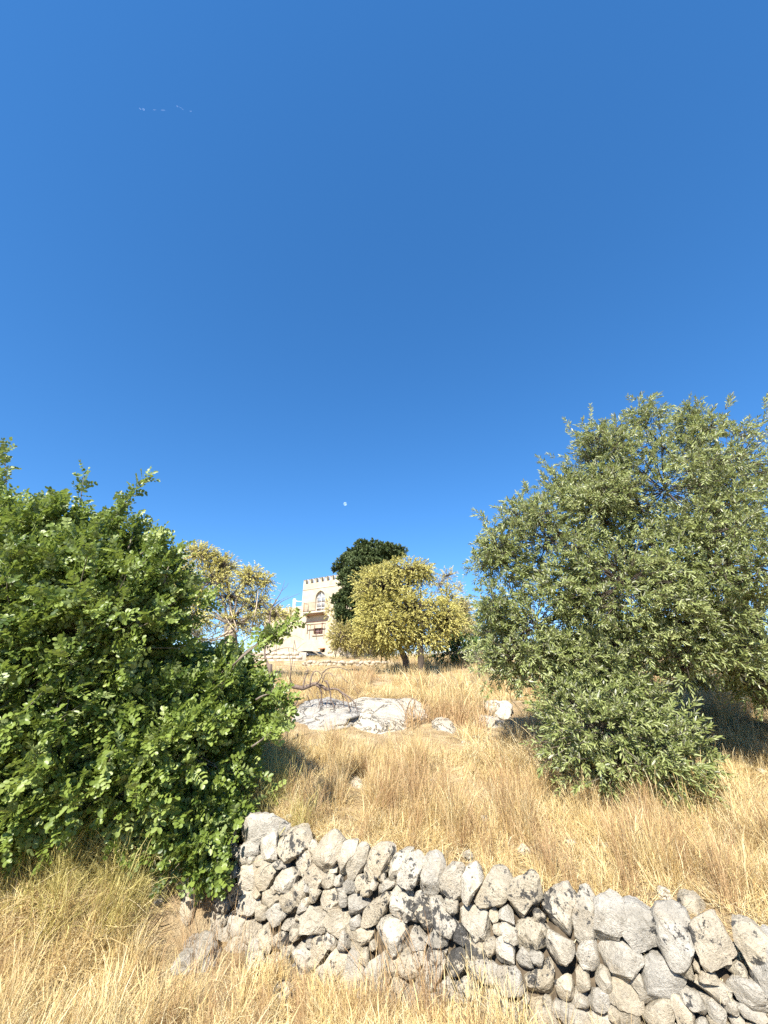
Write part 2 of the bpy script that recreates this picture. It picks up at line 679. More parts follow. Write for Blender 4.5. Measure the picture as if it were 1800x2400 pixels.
# ------------------------------------------------------------------ stones
def stone_mesh(c, U, Vv, N, poly, depth, sub, seed, fwd=.0, flatp=.27):
    """rounded stone filling a 2D polygon (in U,V about the centre c), `depth` half thick along N"""
    v, f = ICO[sub]
    v = v.copy()
    r_ = np.random.default_rng(seed)
    ang = np.arctan2(v[:, 1], v[:, 0])
    K = 72
    th = np.arange(K) * 2 * np.pi / K
    P = np.asarray(poly, float)
    Q = np.roll(P, -1, 0)
    rad = np.full(K, 9.0)
    for a, b_ in zip(P, Q):
        e = b_ - a
        den = np.cos(th) * e[1] - np.sin(th) * e[0]
        tt = (a[0] * e[1] - a[1] * e[0]) / np.where(abs(den) < 1e-9, 1e-9, den)
        ss = (a[0] * np.sin(th) - a[1] * np.cos(th)) / np.where(abs(den) < 1e-9, 1e-9, den)
        ok = (tt > 0) & (ss >= -.01) & (ss <= 1.01)
        rad = np.where(ok, np.minimum(rad, tt), rad)
    rad = np.where(rad > 8, np.median(rad), rad)
    for _ in range(0):
        rad = .25 * np.roll(rad, 1) + .5 * rad + .25 * np.roll(rad, -1)
    rr = np.interp(ang, np.concatenate([th - 2 * np.pi, th]), np.concatenate([rad, rad]))
    rho = np.hypot(v[:, 0], v[:, 1])
    size = rad.mean()
    ro2 = rho ** flatp
    dz = np.sign(v[:, 2]) * np.abs(v[:, 2]) ** .75
    q = np.stack([np.cos(ang) * rr * ro2, np.sin(ang) * rr * ro2, dz * depth], -1)
    # chipped faces
    for _ in range(14):
        d = norm(r_.normal(0, 1, 3) + np.array([0, 0, .55]))
        h = (q / np.array([size, size, depth])) @ d
        lim = h.max() * r_.uniform(.60, .90)
        over = np.clip(h - lim, 0, None)
        q = q - (over * .97)[:, None] * d * np.array([size, size, depth])
    q = q + norm(q) * (size * (.11 * fbm(q / size * 1.5 + seed * 3.1, 3) + .055 * np.abs(vnoise(q / size * 3.7 + seed)) + .035 * vnoise(q / size * 8 + seed))[:, None])
    q[:, 2] += fwd
    w = c + q[:, :1] * U + q[:, 1:2] * Vv + q[:, 2:3] * N
    me = mesh_np('stone', w, [f], True)
    me.set_sharp_from_angle(angle=R(27))
    return me


U3 = np.array([WD[0], WD[1], 0.0])
BAT = .13
N3 = norm(np.array([WN[0], WN[1], BAT]))
V3 = np.cross(N3, U3)
if V3[2] < 0:
    V3 = -V3
PW = np.array([PW0[0], PW0[1], EYE[2] - 1.5])


def towall(px, py):
    r = ray(px, py)
    t = ((PW - EYE) @ N3) / (r @ N3)
    q = EYE + r * t - PW
    return np.array([q @ U3, q @ V3])


CROPS = [((500, 1900), [
    [(150, 250), (250, 50), (450, 60), (560, 150), (520, 220), (380, 290), (220, 310)],
    [(540, 250), (620, 180), (720, 140), (815, 240), (760, 350), (640, 430), (550, 400)],
    [(870, 400), (920, 280), (1000, 190), (1110, 190), (1130, 250), (1060, 420), (970, 520), (900, 460)],
    [(1060, 480), (1060, 350), (1120, 270), (1230, 290), (1220, 370), (1130, 570), (1080, 560)],
    [(1145, 600), (1150, 520), (1240, 330), (1300, 290), (1375, 320), (1320, 420), (1180, 620)],
    [(1290, 570), (1320, 430), (1400, 310), (1500, 320), (1570, 400), (1460, 530), (1370, 600), (1300, 595)],
    [(215, 300), (330, 270), (410, 320), (350, 380), (230, 370)],
    [(420, 270), (520, 210), (540, 330), (530, 440), (440, 450)],
    [(340, 400), (430, 390), (500, 440), (400, 470)],
    [(500, 440), (640, 440), (700, 470), (560, 500)],
    [(360, 520), (460, 450), (540, 560), (480, 670), (360, 680)],
    [(500, 600), (540, 540), (660, 510), (720, 600), (680, 690), (560, 700)],
    [(200, 480), (320, 470), (360, 560), (340, 680), (240, 660)],
    [(800, 540), (880, 470), (950, 520), (900, 650), (830, 640)],
    [(910, 630), (960, 540), (1040, 560), (1040, 630), (940, 700)],
    [(830, 780), (840, 670), (920, 680), (900, 770)],
    [(920, 830), (950, 720), (1060, 690), (1080, 840), (1000, 860)],
    [(1110, 660), (1150, 610), (1220, 630), (1200, 710), (1120, 720)],
    [(1210, 600), (1290, 560), (1300, 650), (1250, 690)],
    [(1130, 870), (1160, 740), (1260, 700), (1330, 780), (1290, 880), (1200, 900)],
    [(1290, 890), (1480, 720), (1550, 760), (1380, 1000), (1260, 1000)],
    [(1160, 970), (1240, 920), (1260, 1010), (1170, 1020)],
    [(1370, 680), (1480, 610), (1560, 640), (1460, 720), (1400, 740)],
    [(1370, 1080), (1480, 950), (1659, 970), (1700, 1150), (1600, 1280), (1480, 1250)],
    [(740, 970), (760, 880), (830, 850), (940, 900), (1000, 1000), (900, 1090), (760, 1060)],
    [(850, 840), (950, 860), (1110, 890), (1150, 960), (1090, 1080), (1000, 1020), (940, 900)],
    [(380, 760), (470, 700), (540, 740), (520, 830), (440, 830)],
    [(560, 720), (640, 690), (720, 790), (680, 880), (600, 840)],
    [(440, 920), (490, 850), (560, 820), (600, 900), (540, 980), (480, 1010)],
    [(600, 960), (680, 940), (720, 1000), (660, 1050), (590, 1020)],
    [(500, 1150), (550, 1070), (640, 1060), (660, 1130), (560, 1210)],
    [(1150, 1020), (1300, 1020), (1380, 1080), (1330, 1180), (1200, 1130)],
    [(720, 820), (760, 790), (830, 830), (740, 880)],
    [(360, 850), (440, 830), (440, 930), (380, 940)]]),
    ((900, 1980), [
        [(5, 240), (60, 130), (140, 80), (230, 80), (170, 200), (140, 310), (80, 350), (10, 360)],
        [(135, 330), (150, 160), (260, 80), (320, 110), (310, 300), (240, 410), (190, 410)],
        [(310, 400), (310, 240), (370, 100), (450, 90), (510, 200), (480, 300), (480, 420), (410, 470), (350, 460)],
        [(490, 460), (510, 280), (560, 140), (660, 130), (690, 180), (650, 330), (640, 500), (560, 480)],
        [(660, 500), (650, 330), (670, 230), (790, 170), (870, 220), (830, 330), (740, 480), (720, 530)],
        [(730, 520), (830, 350), (900, 240), (1000, 220), (1060, 290), (1070, 430), (1050, 530), (900, 590), (760, 545)],
        [(1070, 340), (1130, 290), (1240, 250), (1360, 310), (1340, 490), (1240, 640), (1170, 660), (1090, 480)],
        [(1350, 500), (1380, 430), (1480, 360), (1570, 390), (1640, 490), (1620, 650), (1580, 780), (1480, 780), (1400, 640)],
        [(250, 440), (310, 420), (360, 480), (340, 530), (260, 530)],
        [(20, 590), (110, 370), (200, 390), (235, 470), (225, 630), (100, 650)],
        [(250, 560), (330, 520), (420, 570), (400, 740), (310, 700)],
        [(410, 500), (470, 490), (620, 720), (610, 770), (520, 770), (440, 690)],
        [(620, 620), (700, 550), (850, 560), (930, 700), (920, 810), (800, 820), (700, 740)],
        [(980, 600), (1060, 550), (1130, 630), (1110, 680), (1000, 640)],
        [(1000, 660), (1120, 690), (1150, 880), (1050, 800)],
        [(350, 840), (430, 740), (590, 820), (540, 880), (390, 870)],
        [(700, 830), (850, 850), (850, 990), (730, 1020)],
        [(520, 1080), (560, 960), (670, 900), (720, 1020), (690, 1120), (600, 1130)],
        [(350, 930), (460, 920), (540, 940), (470, 1130), (410, 1230), (340, 1080)],
        [(1170, 700), (1240, 660), (1350, 700), (1400, 840), (1300, 940), (1180, 880)],
        [(1355, 690), (1380, 670), (1420, 740), (1400, 820)],
        [(1420, 840), (1440, 760), (1600, 830), (1640, 1000), (1500, 1040), (1410, 940)],
        [(720, 1040), (850, 1000), (980, 1060), (940, 1180), (760, 1150)],
        [(960, 1090), (1150, 1060), (1180, 1250), (1100, 1330), (960, 1200)],
        [(1190, 1200), (1400, 1040), (1470, 1180), (1380, 1330), (1250, 1330)],
        [(1490, 1150), (1600, 1110), (1640, 1200), (1620, 1330), (1520, 1300)],
        [(450, 1270), (530, 1190), (700, 1180), (860, 1260), (850, 1350), (500, 1380)],
        [(860, 840), (940, 820), (960, 930), (880, 960)]]),
    ((1350, 2050), [
        [(-50, 480), (-10, 300), (30, 160), (90, 150), (150, 270), (160, 540), (60, 590), (-40, 600)],
        [(165, 540), (165, 250), (290, 180), (400, 240), (420, 340), (380, 500), (330, 560), (220, 590)],
        [(390, 480), (430, 330), (450, 220), (560, 190), (640, 290), (660, 450), (740, 700), (650, 720), (540, 680), (490, 600)],
        [(680, 360), (710, 280), (850, 290), (960, 360), (990, 600), (960, 730), (910, 795), (820, 750), (710, 560)],
        [(980, 380), (1080, 340), (1240, 380), (1330, 480), (1380, 660), (1290, 760), (1220, 880), (1080, 830), (1040, 700)],
        [(1370, 490), (1430, 430), (1530, 460), (1750, 650), (1800, 900), (1650, 980), (1550, 900), (1420, 700)],
        [(0, 620), (130, 590), (210, 640), (180, 820), (30, 770)],
        [(215, 640), (300, 590), (440, 600), (540, 680), (575, 800), (560, 890), (450, 905), (300, 880), (220, 790)],
        [(570, 740), (650, 715), (760, 760), (860, 800), (920, 900), (850, 1050), (700, 1090), (620, 1030), (590, 900)],
        [(10, 800), (90, 830), (110, 970), (30, 1000)],
        [(170, 850), (210, 800), (330, 900), (310, 1000), (270, 1050), (180, 940)],
        [(310, 960), (330, 900), (440, 910), (540, 1040), (560, 1170), (440, 1170), (320, 1160)],
        [(455, 910), (570, 900), (590, 1010), (690, 1090), (580, 1180), (550, 1030)],
        [(100, 1130), (160, 1000), (290, 1040), (300, 1160), (230, 1180)],
        [(540, 1280), (620, 1190), (740, 1080), (820, 1110), (830, 1220), (800, 1300), (560, 1320)],
        [(830, 1080), (880, 1060), (1060, 1300), (900, 1320)],
        [(910, 1050), (960, 1000), (1040, 1020), (1120, 1210), (1040, 1200)],
        [(1075, 1100), (1130, 1040), (1290, 1120), (1340, 1220), (1300, 1320), (1200, 1260)],
        [(1040, 960), (1080, 900), (1220, 930), (1410, 1080), (1360, 1100), (1220, 1090)],
        [(1070, 880), (1130, 830), (1220, 860), (1220, 930), (1080, 910)],
        [(1290, 850), (1400, 900), (1660, 1000), (1700, 1150), (1500, 1150), (1320, 960)],
        [(1300, 810), (1400, 740), (1530, 940), (1440, 910)],
        [(1420, 1150), (1540, 1150), (1680, 1230), (1660, 1280), (1500, 1260)],
        [(1280, 1110), (1400, 1120), (1410, 1200), (1330, 1220)],
        [(910, 830), (970, 720), (1010, 900), (960, 950)],
        [(1000, 780), (1060, 770), (1080, 840), (1030, 870)]])]

wall_base = np.array([PW0[0], PW0[1], EYE[2] - 2.6])
field_wall = empty('dry_stone_wall', wall_base)
tag(field_wall, 'low dry stone wall of pale lichen spotted limestone edging the foreground terrace', 'stone wall')
polys = []
for (ox, oy), L in CROPS:
    for k, pl in enumerate(L):
        polys.append(np.array([towall(ox + x / 3.687, oy + y / 3.687) for x, y in pl]))
# cap stones past the right edge of the photo keep the wall going
s_end = max(p[:, 0].max() for p in polys)
for k in range(5):
    s0 = s_end - .16 + k * .26
    polys.append(np.array([(s0, -.32), (s0 + .03, -.08), (s0 + .13, 0), (s0 + .22, -.06), (s0 + .24, -.3), (s0 + .13, -.4)]) + rng.normal(0, .012, (6, 2)))


def centroid(P):
    x, y = P[:, 0], P[:, 1]
    x2, y2 = np.roll(x, -1), np.roll(y, -1)
    c = x * y2 - x2 * y
    A = c.sum() / 2
    return np.array([((x + x2) * c).sum(), ((y + y2) * c).sum()]) / (6 * A), abs(A)


def poly_sdf(P, q):
    """distance outside of polygon (negative inside), q (n,2)"""
    A, B = P, np.roll(P, -1, 0)
    d = np.full(len(q), 9.0)
    ins = np.zeros(len(q), bool)
    for a, b_ in zip(A, B):
        e = b_ - a
        t = np.clip(((q - a) @ e) / (e @ e), 0, 1)
        d = np.minimum(d, np.linalg.norm(q - a - t[:, None] * e, axis=1))
        cond = (a[1] > q[:, 1]) != (b_[1] > q[:, 1])
        xin = a[0] + (q[:, 1] - a[1]) / (e[1] if abs(e[1]) > 1e-9 else 1e-9) * e[0]
        ins ^= cond & (q[:, 0] < xin)
    return np.where(ins, -d, d)


# fill what the grass hides with smaller stones
cand = np.stack([rng.uniform(-.12, s_end + 1.2, 6000), rng.uniform(-1.16, -.1, 6000)], -1)
d = np.full(len(cand), 9.0)
for P in polys:
    d = np.minimum(d, poly_sdf(P, cand))
d = np.minimum(d, -.06 - cand[:, 1])
nfill = 0
for _ in range(230):
    k = int(np.argmax(np.minimum(d, .105)))
    rmax = min(d[k], .105)
    if rmax < .018:
        break
    rr = rmax * (rng.uniform(.8, 1.0) if rmax > .05 else 1.0)
    a = np.sort(rng.uniform(0, 2 * np.pi / 7, 7) + np.arange(7) * 2 * np.pi / 7)
    e = rng.uniform(.8, 1.3, 7)
    c0 = cand[k]
    P = c0 + np.stack([np.cos(a), np.sin(a)], -1) * (rr * e * 1.12)[:, None]
    polys.append(P)
    d = np.minimum(d, np.linalg.norm(cand - c0, axis=1) - rr * 1.0)
    nfill += 1
for k, P in enumerate(polys):
    c2, A = centroid(P)
    size = math.sqrt(A / math.pi)
    Q = (P - c2) * (1.20 if size > .10 else (1.30 if size > .05 else 1.4))
    cw = PW + U3 * c2[0] + V3 * c2[1]
    dep = min(.17, max(.05, size * rng.uniform(.8, 1.1)))
    sub = 4 if size > .075 else 3
    me = stone_mesh(cw, U3, V3, N3, Q, dep, sub, 100 + k, -dep * .55 + rng.uniform(-.015, .03))
    link('stone', me, M['stone'], field_wall, cw)
mb = MB()
Lw = s_end + 1.3
o0 = PW + U3 * -.12 - N3 * .07 + V3 * -1.25
mb.box(o0, U3 * (Lw + .2), V3 * 1.02, -N3 * .25)
mb.link('shaded_earth_core', M['shaded_earth'], field_wall)  # backing behind the stones, gap shade is put into its colour


def boulder(label, px, py, wpx, hpx, hz, seed, mat, sub=5, n=6, rough=1.3, dmin=.0):
    """a rock lying on the slope: its foot meets the terrain at photo pixel (px, py) and its far edge hpx higher up"""
    a = np.array(onground(px, py))
    b_ = np.array(onground(px, py - hpx))
    dep = max(dmin, (b_[1] - a[1]) / 2)
    c = a.copy()
    c[1] += dep
    zb = float(gz(c[0], a[1] + 2 * dep))
    c[2] = (a[2] + zb) / 2 - hz * .15
    k = mpp(c)
    v, f = ICO[sub]
    r_ = np.random.default_rng(seed)
    q = v.copy()
    for _ in range(n):
        d = norm(r_.normal(0, 1, 3) + np.array([0, -.2, .4]))
        h = q @ d
        q = q - (np.clip(h - r_.uniform(.62, .92), 0, None) * .9)[:, None] * d
    q = q * (1 + rough * (.20 * fbm(q * 1.3 + seed, 4) + .06 * vnoise(q * 5 + seed) + .03 * vnoise(q * 13 + seed)))[:, None]
    w_ = wpx * k
    q = q * np.array([w_, dep, hz])
    w = c + q
    w[:, 2] += q[:, 1] * (zb - a[2]) / (2 * dep)
    o = link('boulder', mesh_np('boulder', w, [f], True), mat)
    tag(o, label, 'rock')
    ROCKS.append((c, w_, dep))
    RSCR.append((px - wpx, px + wpx, py - hpx, py, c[1] + dep * .8))


ROCKS, RSCR = [], []
WR, ST = M['white_rock'], M['stone']
boulder('large smooth white limestone outcrop in the middle of the grassy slope', 905, 1722, 98, 84, .33, 3, WR)
boulder('grey lichen blotched flat outcrop under the drooping dead branch', 752, 1712, 92, 66, .28, 8, M['grey_rock'], rough=2.0, n=9)
boulder('bright white rock at the left edge of the olive tree shade', 1195, 1684, 38, 42, .3, 12, WR)
boulder('low pale slab just below the bright rock by the olive shade', 1165, 1706, 36, 26, .2, 15, WR)
boulder('small white stone alone in the grass right of the large outcrop', 1052, 1722, 27, 30, .2, 18, WR, sub=4)
boulder('half buried pale boulder in long grass below the carob', 400, 2090, 66, 90, .2, 24, ST, rough=1.6)
boulder('crumbling rock with black lichen half hidden in bottom left grass', 425, 2300, 58, 110, .2, 28, ST, rough=2.0)
boulder('small square pale stone sitting above the crumbling rock', 418, 2172, 26, 28, .09, 31, ST, sub=4, dmin=.07)
boulder('flat white stone lying in the straw at the wall foot', 655, 2350, 30, 28, .09, 36, WR, sub=4, dmin=.08)
boulder('grey rock fragment lying behind the last cap stones of the wall', 1645, 2150, 34, 36, .12, 41, ST, sub=4, dmin=.1)
for k, (px, py, w_, h_, lab) in enumerate(((480, 2090, 24, 26, 'fallen stone in the shade of the lowest carob sprays'), (522, 2130, 26, 30, 'fallen stone leaning on the foot of the wall left end'), (450, 2132, 22, 22, 'small fallen stone left of the one in the carob shade'),
                                                (500, 2190, 28, 30, 'broad fallen stone in straw below the wall left end'), (545, 2235, 26, 28, 'fallen stone at the wall foot right of the broad one'), (468, 2245, 24, 24, 'fallen stone just right of the crumbling black lichen rock'),
                                                (525, 2050, 26, 34, 'tall fallen stone between carob leaves and wall end'), (350, 2130, 30, 24, 'flat fallen stone in the long grass, farthest left of the rubble'), (590, 2280, 24, 22, 'lowest fallen stone, in straw before the wall'))):
    boulder(lab, px, py, w_, h_, .09, 500 + k, ST, sub=4, dmin=.09)
    COL.objects[-1].name = 'fallen_stone'
    COL.objects[-1]['group'] = 'fallen rubble stones beside the wall'
for px, py, lab in ((1100, 2020, 'pale pebble behind the wall caps near its middle, in straw'), (1235, 2008, 'white pebble behind the wall in the straw right of the pale one'), (835, 1850, 'little white stone on the open straw slope above the wall'), (1570, 2112, 'rounded straw coloured stone behind the wall right end')):
    boulder(lab, px, py, 17, 22, .07, int(px), WR, sub=3, dmin=.06)

# ------------------------------------------------------------------ the house on the hill
Ob = at(698, 1546, 50.0)
Ob[2] = gz(Ob[0], Ob[1]) - .3
fu = np.array([.82, -.572, 0.0])
fu /= np.linalg.norm(fu)
fn = np.array([fu[1], -fu[0], 0.0])
up = np.array([0, 0, 1.0])


def fac(px, py):
    r = ray(px, py)
    t = ((Ob - EYE) @ fn) / (r @ fn)
    q = EYE + r * t - Ob
    return q @ fu, q[2]


def fp(u, z, out=0.0):
    return Ob + fu * u + up * z + fn * out


house = empty('crenellated_house', Ob)
tag(house, 'cream stone house with a crenellated tower and pointed arch balcony on the hilltop', 'house')


def facade(name, outer, holes, out, depth, mat):
    """wall face with openings: tessellated front, plus the reveals of the openings"""
    rings = [outer] + holes
    pts = [q for rg in rings for q in rg]
    tri = tessellate_polygon([[Vector((u, z, 0)) for u, z in rg] for rg in rings])
    mb = MB()
    mb.add([fp(u, z, out) for u, z in pts], None, [tuple(t) for t in tri])
    for hl in holes:
        k = len(hl)
        v = [fp(u, z, out) for u, z in hl] + [fp(u, z, out - depth) for u, z in hl]
        mb.add(v, [(i, (i + 1) % k, (i + 1) % k + k, i + k) for i in range(k)])
    me = mb.mesh(name)
    co = np.array([x.co[:] for x in me.vertices]) - Ob
    a = me.attributes.new('uvw', 'FLOAT_VECTOR', 'POINT')
    a.data.foreach_set('vector', np.stack([co @ fu, co[:, 2], co[:, 2] * 0], -1).astype(np.float32).ravel())
    return link(name, me, mat, house)


_, ztop = fac(706, 1371)
uA0, _ = fac(737, 1437)
uA1, _ = fac(760, 1437)
_, zdoor0 = fac(745, 1436)
_, zspring = fac(745, 1400)
_, zapex = fac(749, 1384)
uc = (uA0 + uA1) / 2
hw = (uA1 - uA0) / 2
arch = [(uc - hw, zdoor0), (uc + hw, zdoor0), (uc + hw, zspring)]
Rr = hw * 2.0
ns = 8
# pointed arch: two arcs, each centred on the opposite springing side
hgt = math.sqrt(Rr ** 2 - (Rr - hw) ** 2)
sc = (zapex - zspring) / hgt
for k in range(1, ns + 1):
    x = uc + hw - hw * k / ns
    arch.append((x, zspring + sc * math.sqrt(max(0, Rr ** 2 - (x - (uc + hw - Rr)) ** 2))))
for k in range(1, ns + 1):
    x = uc - hw * k / ns
    arch.append((x, zspring + sc * math.sqrt(max(0, Rr ** 2 - (x - (uc - hw + Rr)) ** 2))))
uW0, zW0 = fac(734, 1488)
uW1, zW1 = fac(757, 1471)
win = [(uW0, zW0), (uW1, zW0), (uW1, zW1), (uW0, zW1)]
uT = 9.2
uN0, zN0 = fac(753, 1529)
uN1, zN1 = fac(761, 1521)
niche = [(uN0, zN0), (uN1, zN0), (uN1, zN1), (uN0, zN1)]
facade('tower_wall', [(0, -.5), (uT, -.5), (uT, ztop), (0, ztop)], [arch, win, niche], 0, .34, M['plaster'])
uWL, zWL = fac(622, 1431)
_, zw = fac(700, 1421)
facade('wing_wall', [(uWL, -.5), (-.002, -.5), (-.002, zw), (uWL, zw)], [], -.03, .2, M['plaster'])
mb = MB()   # the other sides of tower and wing
mb.box(fp(0, -.5, -.02), -fn * 5.5, up * (ztop + .5), fu * .3)
mb.box(fp(uT - .3, -.5, -.02), -fn * 5.5, up * (ztop + .5), fu * .3)
mb.box(fp(0.3, -.5, -5.2), fu * (uT - .6), up * (ztop + .5), -fn * .3)
mb.box(fp(0.3, ztop - .5, -.36), fu * (uT - .6), up * .3, -fn * 4.8)
mb.link('side_wall', M['trim'], house)
mb = MB()
mb.box(fp(uWL, -.5, -.05), -fn * 5.0, up * (zw + .5), fu * .3)
mb.box(fp(uWL + .3, zw - .3, -.05), -fn * 5.0, up * .25, fu * (-uWL - .35))
mb.link('wing_roof', M['trim'], house)
mb = MB()
mb.box(fp(-.05, ztop - .75, .0), fn * .035, up * .09, fu * uT)
mb.box(fp(uWL, zw - .42, -.03), fn * .035, up * .09, fu * (-uWL - .06))
mb.link('string_course', M['trim'], house)
u = .02
while u < uT - .4:
    mb = MB()
    w_, h_ = .43, .62
    e = rng.uniform(-.015, .015)
    prof = [(0, 0), (w_, 0), (w_, h_ * .72), (w_ + .03, h_ + e), (w_ * .78, h_ * .9), (w_ * .5, h_ * .70), (w_ * .22, h_ * .9), (-.03, h_ - e), (0, h_ * .72)]
    mb.prism([fp(u + a, ztop + z_, -.01) for a, z_ in prof], -fn * .38)
    mb.link('merlon', M['plaster'], house, origin=fp(u, ztop))
    u += .885
# balcony door: white frame, two leaves with panes
mb = MB()
dp = -.26
mb.prism([fp(a, z_, dp) for a, z_ in arch], -fn * .04)
door = mb.link('balcony_door', M['frame_white'], house)
hd = zspring - zdoor0
for k, (a0, a1) in enumerate(((uc - hw + .1, uc - .06), (uc + .06, uc + hw - .1))):
    for z0, z1, mt in ((.06, .30, 'dark'), (.36, .64, 'pane'), (.68, .97, 'pane')):
        mb = MB()
        mb.box(fp(a0, zdoor0 + hd * z0, dp), fu * (a1 - a0), up * hd * (z1 - z0), fn * .012)
        mb.link('pane', M[mt if not (k == 1 and mt == 'dark') else 'pane'], door)
    s_ = -1 if k == 0 else 1
    tri = [(uc + s_ * .06, zspring + .05), (uc + s_ * (hw - .12), zspring + .05), (uc + s_ * (hw - .22), zspring + sc * hgt * .38), (uc + s_ * .06, zspring + sc * hgt * .85)]
    mb = MB()
    mb.prism([fp(a, z_, dp) for a, z_ in tri], fn * .012)
    mb.link('pane', M['pane'], door)
mb = MB()
mb.box(fp(uc - .025, zdoor0, dp + .002), fu * .05, up * (zapex - zdoor0 - .05), fn * .05)
mb.box(fp(uc - hw + .02, zspring - .03, dp + .004), fu * (2 * hw - .04), up * .07, fn * .035)
mb.link('mullion', M['frame_white'], door)
# balcony
ub0, zb = fac(722, 1437)
ub1 = uA1 + .75
mb = MB()
mb.box(fp(ub0, zb - .2, .004), fu * (ub1 - ub0), up * .18, fn * .85)
slab = mb.link('balcony_slab', M['trim'], house)
mb = MB()
mb.box(fp(ub0 + .3, zb - .36, .004), fu * (ub1 - ub0 - .5), up * .155, fn * .6)
mb.link('slab_moulding', M['tile_under'], slab)
for a in (ub0 + .02, ub1 - .2):
    mb = MB()
    mb.prism([fp(a, zb - .205, .006), fp(a, zb - .205, .78), fp(a, zb - .36, .72), fp(a, zb - .42, .45), fp(a, zb - .56, .3), fp(a, zb - .6, .006)], fu * .26)
    mb.link('corbel', M['trim'], house)
mb = MB()
hr = 1.02
z0 = zb + .0
for (a, b_, c_, d_) in ((ub0 + .04, .80, ub1 - .04, .80), (ub0 + .04, .05, ub0 + .04, .80), (ub1 - .04, .05, ub1 - .04, .80)):
    p0, p1 = fp(a, 0, b_), fp(c_, 0, d_)
    for zz in (.1, hr):
        mb.tube([p0 + up * (z0 + zz), p1 + up * (z0 + zz)], .022, 5)
    n_ = max(3, int(np.linalg.norm(p1 - p0) / .13))
    for t in np.linspace(0, 1, n_):
        q = p0 + (p1 - p0) * t
        mb.tube([q + up * z0, q + up * (z0 + hr)], .012, 4)
mb.link('balcony_railing', M['rail'], house)
mb = MB()
mb.box(fp(ub0 + .01, z0, .77), fu * .07, up * (hr + .12), fn * .07)
mb.link('corner_post', M['terracotta'], house)
# lower window behind a brown awning frame
mb = MB()
mb.box(fp(uW0, zW0, -.30), fu * (uW1 - uW0), up * (zW1 - zW0), -fn * .04)
wnd = mb.link('window', M['frame_brown'], house)
wm = (uW0 + uW1) / 2
for a0, a1 in ((uW0 + .09, wm - .07), (wm + .07, uW1 - .09)):
    mb = MB()
    mb.box(fp(a0, zW0 + .08, -.298), fu * (a1 - a0), up * (zW1 - zW0 - .16), fn * .012)
    mb.link('pane', M['curtain'], wnd)
    mb = MB()
    mb.box(fp(a0, (zW0 + zW1) / 2 - .02, -.284), fu * (a1 - a0), up * .045, fn * .02)
    mb.link('glazing_bar', M['frame_brown'], wnd)
mb = MB()
mb.box(fp(uW0 - .1, zW0 - .12, .0), fu * (uW1 - uW0 + .2), up * .118, fn * .12)
mb.link('window_sill', M['trim'], house)
mb = MB()
ua0, za0 = fac(727, 1487)
ua1, za1 = fac(762, 1466)
za2 = za1 + .12
for a in (ua0, (ua0 + ua1) / 2, ua1):
    mb.box(fp(a, za0 if a != (ua0 + ua1) / 2 else zW0, .5), fu * .07, up * (za2 - za0), fn * .07)
mb.box(fp(ua0 - .25, za2, .49), fu * (ua1 - ua0 + .5), up * .08, fn * .09)
for a in (ua0, ua1):
    mb.box(fp(a, za2 + .08, .0), fu * .06, up * .06, fn * .6)
mb.box(fp(ua0 - .9, za2 + .38, .004), fu * (ua1 - ua0 + 1.1), up * .06, fn * .05)
mb.link('awning_frame', M['frame_brown'], house)
mb = MB()
mb.box(fp(uN0, zN0, -.34), fu * (uN1 - uN0), up * (zN1 - zN0), -fn * .03)
mb.link('vent_opening', M['dark'], house)
mb = MB()
mb.prism([fp(uN0 - .2, zN1 + .02, .002), fp(uN0 - .2, zN1 + .12, .002), fp(uN0 - .2, zN1 + .06, .35), fp(uN0 - .2, zN1 - .02, .33)], fu * (uN1 - uN0 + .3))
mb.link('vent_hood', M['terracotta'], house)
# white post and rail on the wing roof
pA = at(678, 1424, 51.5)
pB = at(679, 1402, 51.5)
u1, z1 = fac(677, 1422)
u2, z2 = fac(679.5, 1403)
mb = MB()
mb.box(fp(u1, zw - .05, -.6), fu * .28, up * (z2 - zw + .1), -fn * .28)
mb.link('roof_post', M['white_metal'], house)
mb = MB()
mb.tube([fp(u1 + .25, z2 - .15, -.7), fp(u1 + .7, z2 - .32, -.7), fp(-.02, z2 - .5, -.7)], .05, 6)
mb.link('roof_rail', M['white_metal'], house)

# ------------------------------------------------------------------ retaining wall of cream blocks, and the rubble wall beside it
def blockwall():
    a, b_ = at(560, 1560, 30.6), at(716, 1555, 31.0)
    e = b_ - a
    e[2] = 0
    L = np.linalg.norm(e)
    e /= L
    nn = np.array([e[1], -e[0], 0])
    a[2] = gz(a[0], a[1]) - .6
    root = empty('block_retaining_wall', a)
    tag(root, 'cream block retaining wall below the house, left of the rubble wall', 'wall')
    zt = at(700, 1527, 31)[2]
    h0 = .25
    bl = .52
    rows = int((zt - a[2]) / h0)
    mb = MB()
    mb.box(a - nn * .03 - up * .2, e * L, up * (rows * h0 + .18), -nn * .3)
    mb.link('mortar_core', M['trim'], root)
    base = None
    shared = []
    for k in range(4):
        mb = MB()
        mb.box((0.006, 0, .006), e * (bl - .014), up * (h0 - .014), -nn * .1)
        me = mb.mesh('block')
        me.materials.append(M['trim'] if k == 3 else M['block_plain'])
        shared.append(me)
    for r_ in range(rows):
        x = -.26 * (r_ % 2)
        while x < L - bl:
            if x >= 0:
                o = bpy.data.objects.new('block', shared[random.randrange(4)])
                COL.objects.link(o)
                place(o, a + e * x + up * r_ * h0 + nn * random.uniform(0, .02), root)
            x += bl


M['block_plain'] = flat('cream_block', (.50, .43, .33), .9, .2, 0, .18, 3)
blockwall()

